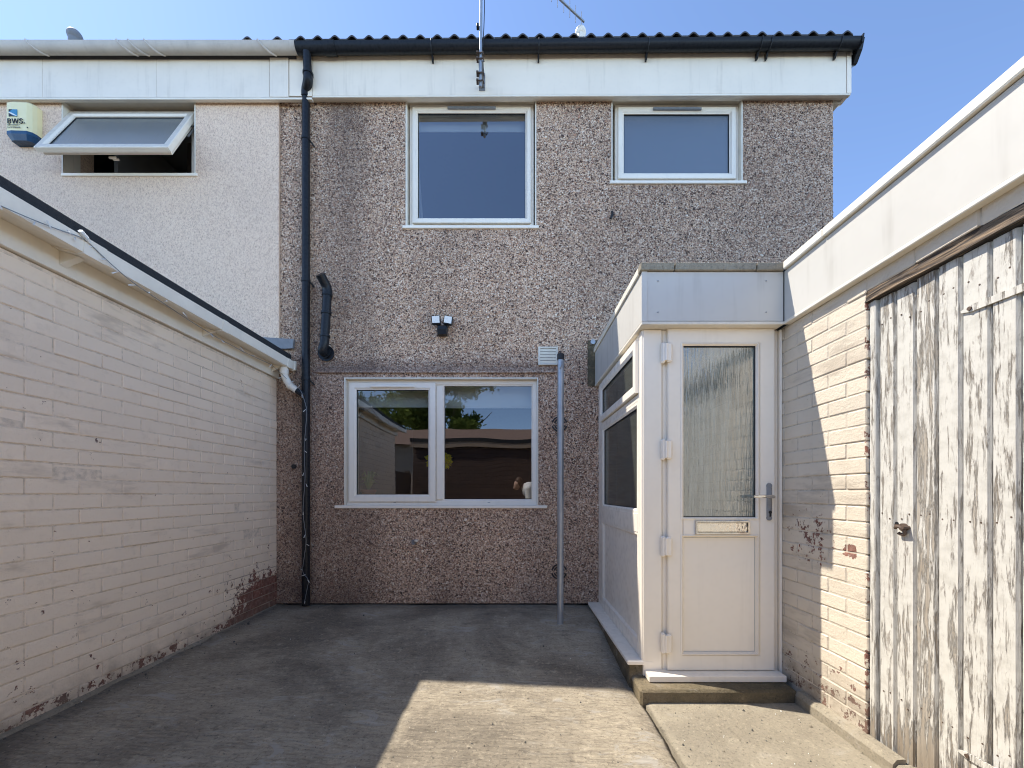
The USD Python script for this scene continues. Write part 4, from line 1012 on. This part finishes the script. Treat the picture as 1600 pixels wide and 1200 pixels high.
part(fs, 'wire', tube(bend(way + way2[1:], .06, 5), .0022, 5), 'steel_dull', True)
bl = []
al = bend(way + way2[1:], .06, 5)
for i in range(0, len(al), 3):
    p_ = al[i] + rng.normal(0, .006, 3); d = np.array([rng.uniform(-.5, 1), -.3, rng.uniform(-1, .6)]); d /= np.linalg.norm(d)
    bl.append(tube([p_, p_ + d * .022, p_ + d * .032], [.002, .003, .004], 5))
for q in range(5): 
    p_ = np.array(gpt(131 + q * 2.2, 369 + q * 2.5)); bl.append(tube([p_, p_ + [.006, -.02, .012]], [.008, .011], 6))
part(fs, 'bulbs', join(bl), 'lens_white', kind='stuff')

# ------------------------------------------------------------------ things seen through the kitchen window
def blind(px0, px1, py0, py1, Y, mat, label):
    t = thing('roller_blind', label, 'blind')
    part(t, 'cloth', box(hx(px0, Y), hx(px1, Y), Y, Y + .003, hz(py1, Y), hz(py0, Y)), mat)
    part(t, 'bottom_bar', box(hx(px0, Y), hx(px1, Y), Y - .006, Y + .009, hz(py1, Y) - .018, hz(py1, Y) + .0, .003), mat)
    part(t, 'roller', tube([(hx(px0, Y), Y + .02, hz(py0, Y) - .01), (hx(px1, Y), Y + .02, hz(py0, Y) - .01)], .022, 12), mat)
blind(550, 684, 590, 634, 3.92, 'blind_white', 'white roller blind pulled part way down behind the left kitchen pane')
blind(690, 834, 590, 635, 3.92, 'blind_white', 'white roller blind pulled part way down behind the right kitchen pane')
blind(648, 826, 165, 204, 3.86, 'blind_white', 'white roller blind at the top of the big upstairs window')
ct = thing('curtain', 'narrow white curtain edge at the left of the big upstairs window', 'curtain')
zz0, zz1 = hz(345, 3.9), hz(200, 3.9)
cv = []
for k in range(9):
    xk = hx(640, 3.9) + k * .012; cv.append((xk, 3.93 + .014 * (-1) ** k))
co = cv + [(a, b + .006) for a, b in cv[::-1]]
v, f = extrude(co, 'z', zz0, zz1); v = np.array(v); s_z = (v[:, 2] - zz0) / (zz1 - zz0); v[:, 0] = hx(640, 3.9) + (v[:, 0] - hx(640, 3.9)) * (1.3 - .7 * s_z)
part(ct, 'cloth', (v, f), 'curtain_white', 40)
isz = Z(789) + .0365
vs = thing('flower_vase', 'dark vase of yellow flowers on the kitchen window sill', 'vase of flowers')
vx, vy = hx(687, 3.90), 3.90
part(vs, 'vase', tube([(vx, vy, isz), (vx, vy, isz + .05), (vx, vy, isz + .16), (vx, vy, isz + .22)], [.04, .052, .034, .040], 18), 'glazed_blue', 50)
st, pe_ = [], []
for k in range(7):
    a = rng.uniform(0, 6.28); rr = rng.uniform(.07, .12); hgt_ = rng.uniform(.36, .44)
    tip = np.array([vx + rr * math.cos(a) * 1.1, vy + rr * math.sin(a) * .6, isz + hgt_])
    part(vs, 'stem', tube([(vx, vy, isz + .18), tip * .5 + np.array([vx, vy, isz + .3]) * .5, tip], .004, 5), 'leaf_green')
    pet = []
    for j in range(40):
        d = rng.normal(0, 1, 3); d /= np.linalg.norm(d); n_ = np.cross(d, rng.normal(0, 1, 3)); n_ /= np.linalg.norm(n_); l_ = rng.uniform(.04, .065)
        pet.append((np.array([tip, tip + d * l_ * .6 + n_ * .02, tip + d * l_, tip + d * l_ * .6 - n_ * .02]), np.array([(0, 1, 2), (0, 2, 3)])))
    part(vs, 'flower', join(pet), 'petal_yellow')
pp = thing('potted_plant', 'spiky green plant in a terracotta pot on the kitchen window sill', 'plant')
qx, qy = hx(576, 3.91), 3.91
part(pp, 'pot', tube([(qx, qy, isz), (qx, qy, isz + .085), (qx, qy, isz + .086), (qx, qy, isz + .11)], [.05, .065, .072, .074], 18), 'terracotta', 50)
lv_ = []
for k in range(70):
    a = rng.uniform(0, 6.28); rr = rng.uniform(.03, .15); h_ = rng.uniform(.08, .20)
    p0 = np.array([qx, qy, isz + .10]); p1 = p0 + [rr * .5 * math.cos(a), rr * .4 * math.sin(a), h_]; p2 = p0 + [rr * math.cos(a), rr * .6 * math.sin(a), h_ * .75]
    w_ = np.array([-math.sin(a), math.cos(a), 0]) * .0075
    lv_.append((np.array([p0 - w_, p0 + w_, p1 + w_, p1 - w_, p2]), np.array([(0, 1, 2), (0, 2, 3), (3, 2, 4)])))
part(pp, 'leaves', join(lv_), 'leaf_green', kind='stuff')
nsz = fz0 + .05
orn = thing('toiletries', "red tub and small bottles on the neighbour's window sill", 'toiletries')
ox = hx(160, 3.82)
part(orn, 'tub', tube([(ox, 3.86, nsz), (ox, 3.86, nsz + .03), (ox, 3.86, nsz + .045)], [.045, .042, .03], 14), 'red_plastic', 40)
part(orn, 'bottle', tube([(ox - .07, 3.86, nsz), (ox - .07, 3.86, nsz + .035), (ox - .07, 3.86, nsz + .055)], [.02, .02, .009], 10), 'glazed_blue', 40)
part(orn, 'bottle', tube([(ox - .14, 3.86, nsz), (ox - .14, 3.86, nsz + .045), (ox - .14, 3.86, nsz + .065)], [.018, .018, .008], 10), 'terracotta', 40)

# ------------------------------------------------------------------ behind the camera, mirrored in the windows
ob = thing('outbuilding', 'dark brown boarded outbuilding with tan fascia closing the end of the yard', 'outbuilding')
OY = -2.62
for k in range(26): part(ob, 'cladding_board', box(-2.6, 2.6, OY - .03, OY - rng.uniform(0, .004), -.3 + k * .098, -.3 + k * .098 + .092, .004), 'brown_cladding')
part(ob, 'fascia', box(-2.65, 2.6, OY + .04, OY + .07, 2.20, 2.42, .004), 'brown_fascia')
part(ob, 'roof', extrude([(OY + .08, 2.43), (OY - 3.2, 2.62), (OY - 3.2, 2.50), (OY + .08, 2.33)], 'x', -2.65, 2.6), 'black_felt')
part(ob, 'side_wall', box(-2.6, 2.6, OY - 3.2, OY - .04, -.3, 2.4), 'brown_cladding')
fhs = thing('far_house', 'distant house with brown tiled roof behind the outbuilding', 'house')
part(fhs, 'wall', box(-9, 4.0, -18, -12, -.3, 3.4), 'brown_fascia')
part(fhs, 'roof', extrude([(-11.7, 3.35), (-15, 4.75), (-18.3, 3.35)], 'x', -9.3, 4.2), 'far_tile')
fn = thing('fence', 'brown close-boarded fence panel beside the left garage', 'fence')
for k in range(12):
    part(fn, 'board', box(-2.62 + rng.uniform(-.003, .003), -2.60, -2.5 + k * .2, -2.5 + k * .2 + .197, -.3, 1.55), 'fence_brown')
for yp in (-2.5, -.3): part(fn, 'post', box(-2.72, -2.63, yp, yp + .09, -.3, 1.62), 'fence_brown')
def tree(loc, h, r, n, label):
    t = thing('garden_tree', label, 'tree', loc=loc)
    part(t, 'trunk', tube([(0, 0, -.3), (.1, .05, h * .35), (.0, .1, h * .8)], [.22, .15, .05], 10), 'bark', 40)
    for k in range(6):
        a = k * 1.05; part(t, 'limb', tube([(.08, .05, h * (.3 + .06 * k)), (r * .5 * math.cos(a), r * .5 * math.sin(a), h * (.5 + .06 * k)), (r * .8 * math.cos(a), r * .8 * math.sin(a), h * (.62 + .05 * k))], [.08, .05, .02], 6), 'bark')
    cl_ = rng.normal(0, 1, (46, 3)); cl_ /= np.linalg.norm(cl_, axis=1, keepdims=True); cl_ = cl_ * rng.uniform(.35, 1, (46, 1)) * [r, r, h * .34] + [0, 0, h * .66]
    c = cl_[rng.integers(0, 46, n)] + rng.normal(0, .30, (n, 3)) * [1, 1, .8]
    a_, b_ = rng.normal(0, 1, (n, 3)), rng.normal(0, 1, (n, 3))
    a_ /= np.linalg.norm(a_, axis=1, keepdims=True); b_ = np.cross(a_, b_); b_ /= np.linalg.norm(b_, axis=1, keepdims=True)
    s = rng.uniform(.07, .15, (n, 1))
    v = np.stack([c - a_ * s, c - b_ * s * .6, c + a_ * s, c + b_ * s * .6], 1).reshape(-1, 3); i = np.arange(n) * 4
    part(t, 'crown', (v, np.vstack([np.stack([i, i + 1, i + 2], 1), np.stack([i, i + 2, i + 3], 1)])), 'leaves', kind='stuff')
tree((-5.0, -20, 0), 10.8, 4.2, 26000, 'broad green tree rising behind the outbuilding roof')
tree((-10.5, -22, 0), 9.0, 3.4, 14000, 'smaller green tree to the left behind the outbuilding')

# ------------------------------------------------------------------ the photographer, bending beside the lens; mirrored in the kitchen window
def body(bones, refine=.022):
    tot = None
    for a, ra, b, rb in bones:
        q = m3.Manifold.hull_points(np.vstack([np.asarray(a) + ICO * ra, np.asarray(b) + ICO * rb]))
        tot = q if tot is None else tot + q
    v, f = mani(tot.refine_to_length(refine))
    t = trimesh.Trimesh(v, f); trimesh.smoothing.filter_taubin(t, iterations=8)
    return np.array(t.vertices), np.array(t.faces)
ICO = np.array(trimesh.creation.icosphere(2, 1.0).vertices)
pe = thing('person', 'person in a white shirt and dark trousers bending down beside the camera', 'person')
by = -.42
hip, chest, neck, head = (.60, by, .80), (.30, by, 1.10), (.17, by, 1.17), (.055, by, 1.215)
bones = [(hip, .13, (.45, by, .95), .125), ((.45, by, .95), .125, chest, .14), (chest, .13, neck, .06), (neck, .052, head, .05), (head, .088, (.03, by, 1.17), .068), ((.02, by, 1.16), .055, (-.01, by, 1.14), .03)]
gz_ = lambda x: yard_z(np.array(x), np.array(by)) - .0
for sd in (-1, 1):
    y_ = by + sd * .10; g0 = float(gz_(.62))
    bones += [((.60, y_, .80), .105, (.52, y_ + sd * .02, .40), .062), ((.52, y_ + sd * .02, .40), .06, (.64, y_ + sd * .02, g0 + .09), .042), ((.64, y_ + sd * .02, g0 + .055), .045, (.47, y_ + sd * .03, g0 + .035), .032)]
    sh_p = (.27, by + sd * .19, 1.10); el = (.30, by + sd * .25, .80); wr = (.44, by + sd * .16, .60)
    bones += [(chest, .11, sh_p, .062), (sh_p, .058, el, .042), (el, .041, wr, .029), (wr, .03, (.485, by + sd * .14, .545), .036)]
    for k in range(4):
        b0_ = np.array([.475 + .012 * k, by + sd * (.175 - .022 * k), .535]); bones += [(b0_, .010, b0_ + [.03, -sd * .004, -.045 - .006 * (k in (1, 2))], .009), (b0_ + [.03, -sd * .004, -.045], .009, b0_ + [.028, -sd * .008, -.078], .0075)]
    bones += [((.46, by + sd * .115, .56), .011, (.495, by + sd * .085, .525), .009)]
part(pe, 'body', body(bones), 'skin', True)
sb_ = [(hip, .142, (.45, by, .95), .137), ((.45, by, .95), .137, chest, .153), (chest, .143, (.20, by, 1.155), .075)]
for sd in (-1, 1):
    sh_p = (.27, by + sd * .19, 1.10); el = np.array((.30, by + sd * .25, .80))
    sb_ += [(chest, .122, sh_p, .074), (sh_p, .072, tuple(np.array(sh_p) * .35 + el * .65), .058)]
part(pe, 'shirt', body(sb_), 'shirt_white', True)
tb = []
for sd in (-1, 1):
    y_ = by + sd * .10; g0 = float(gz_(.62))
    tb += [((.61, by + sd * .06, .82), .135, (.60, y_, .74), .118), ((.60, y_, .76), .118, (.52, y_ + sd * .02, .40), .076), ((.52, y_ + sd * .02, .40), .075, (.64, y_ + sd * .02, g0 + .12), .058)]
    part(pe, 'shoe', body([((.66, y_ + sd * .02, g0 + .05), .050, (.46, y_ + sd * .03, g0 + .036), .038)]), 'rubber', True)
part(pe, 'trousers', body(tb), 'trousers_dark', True)
part(pe, 'hair', body([((.085, by, 1.235), .092, (.075, by, 1.265), .085), ((.12, by, 1.20), .065, (.10, by, 1.25), .08)]), 'hair_brown', True)
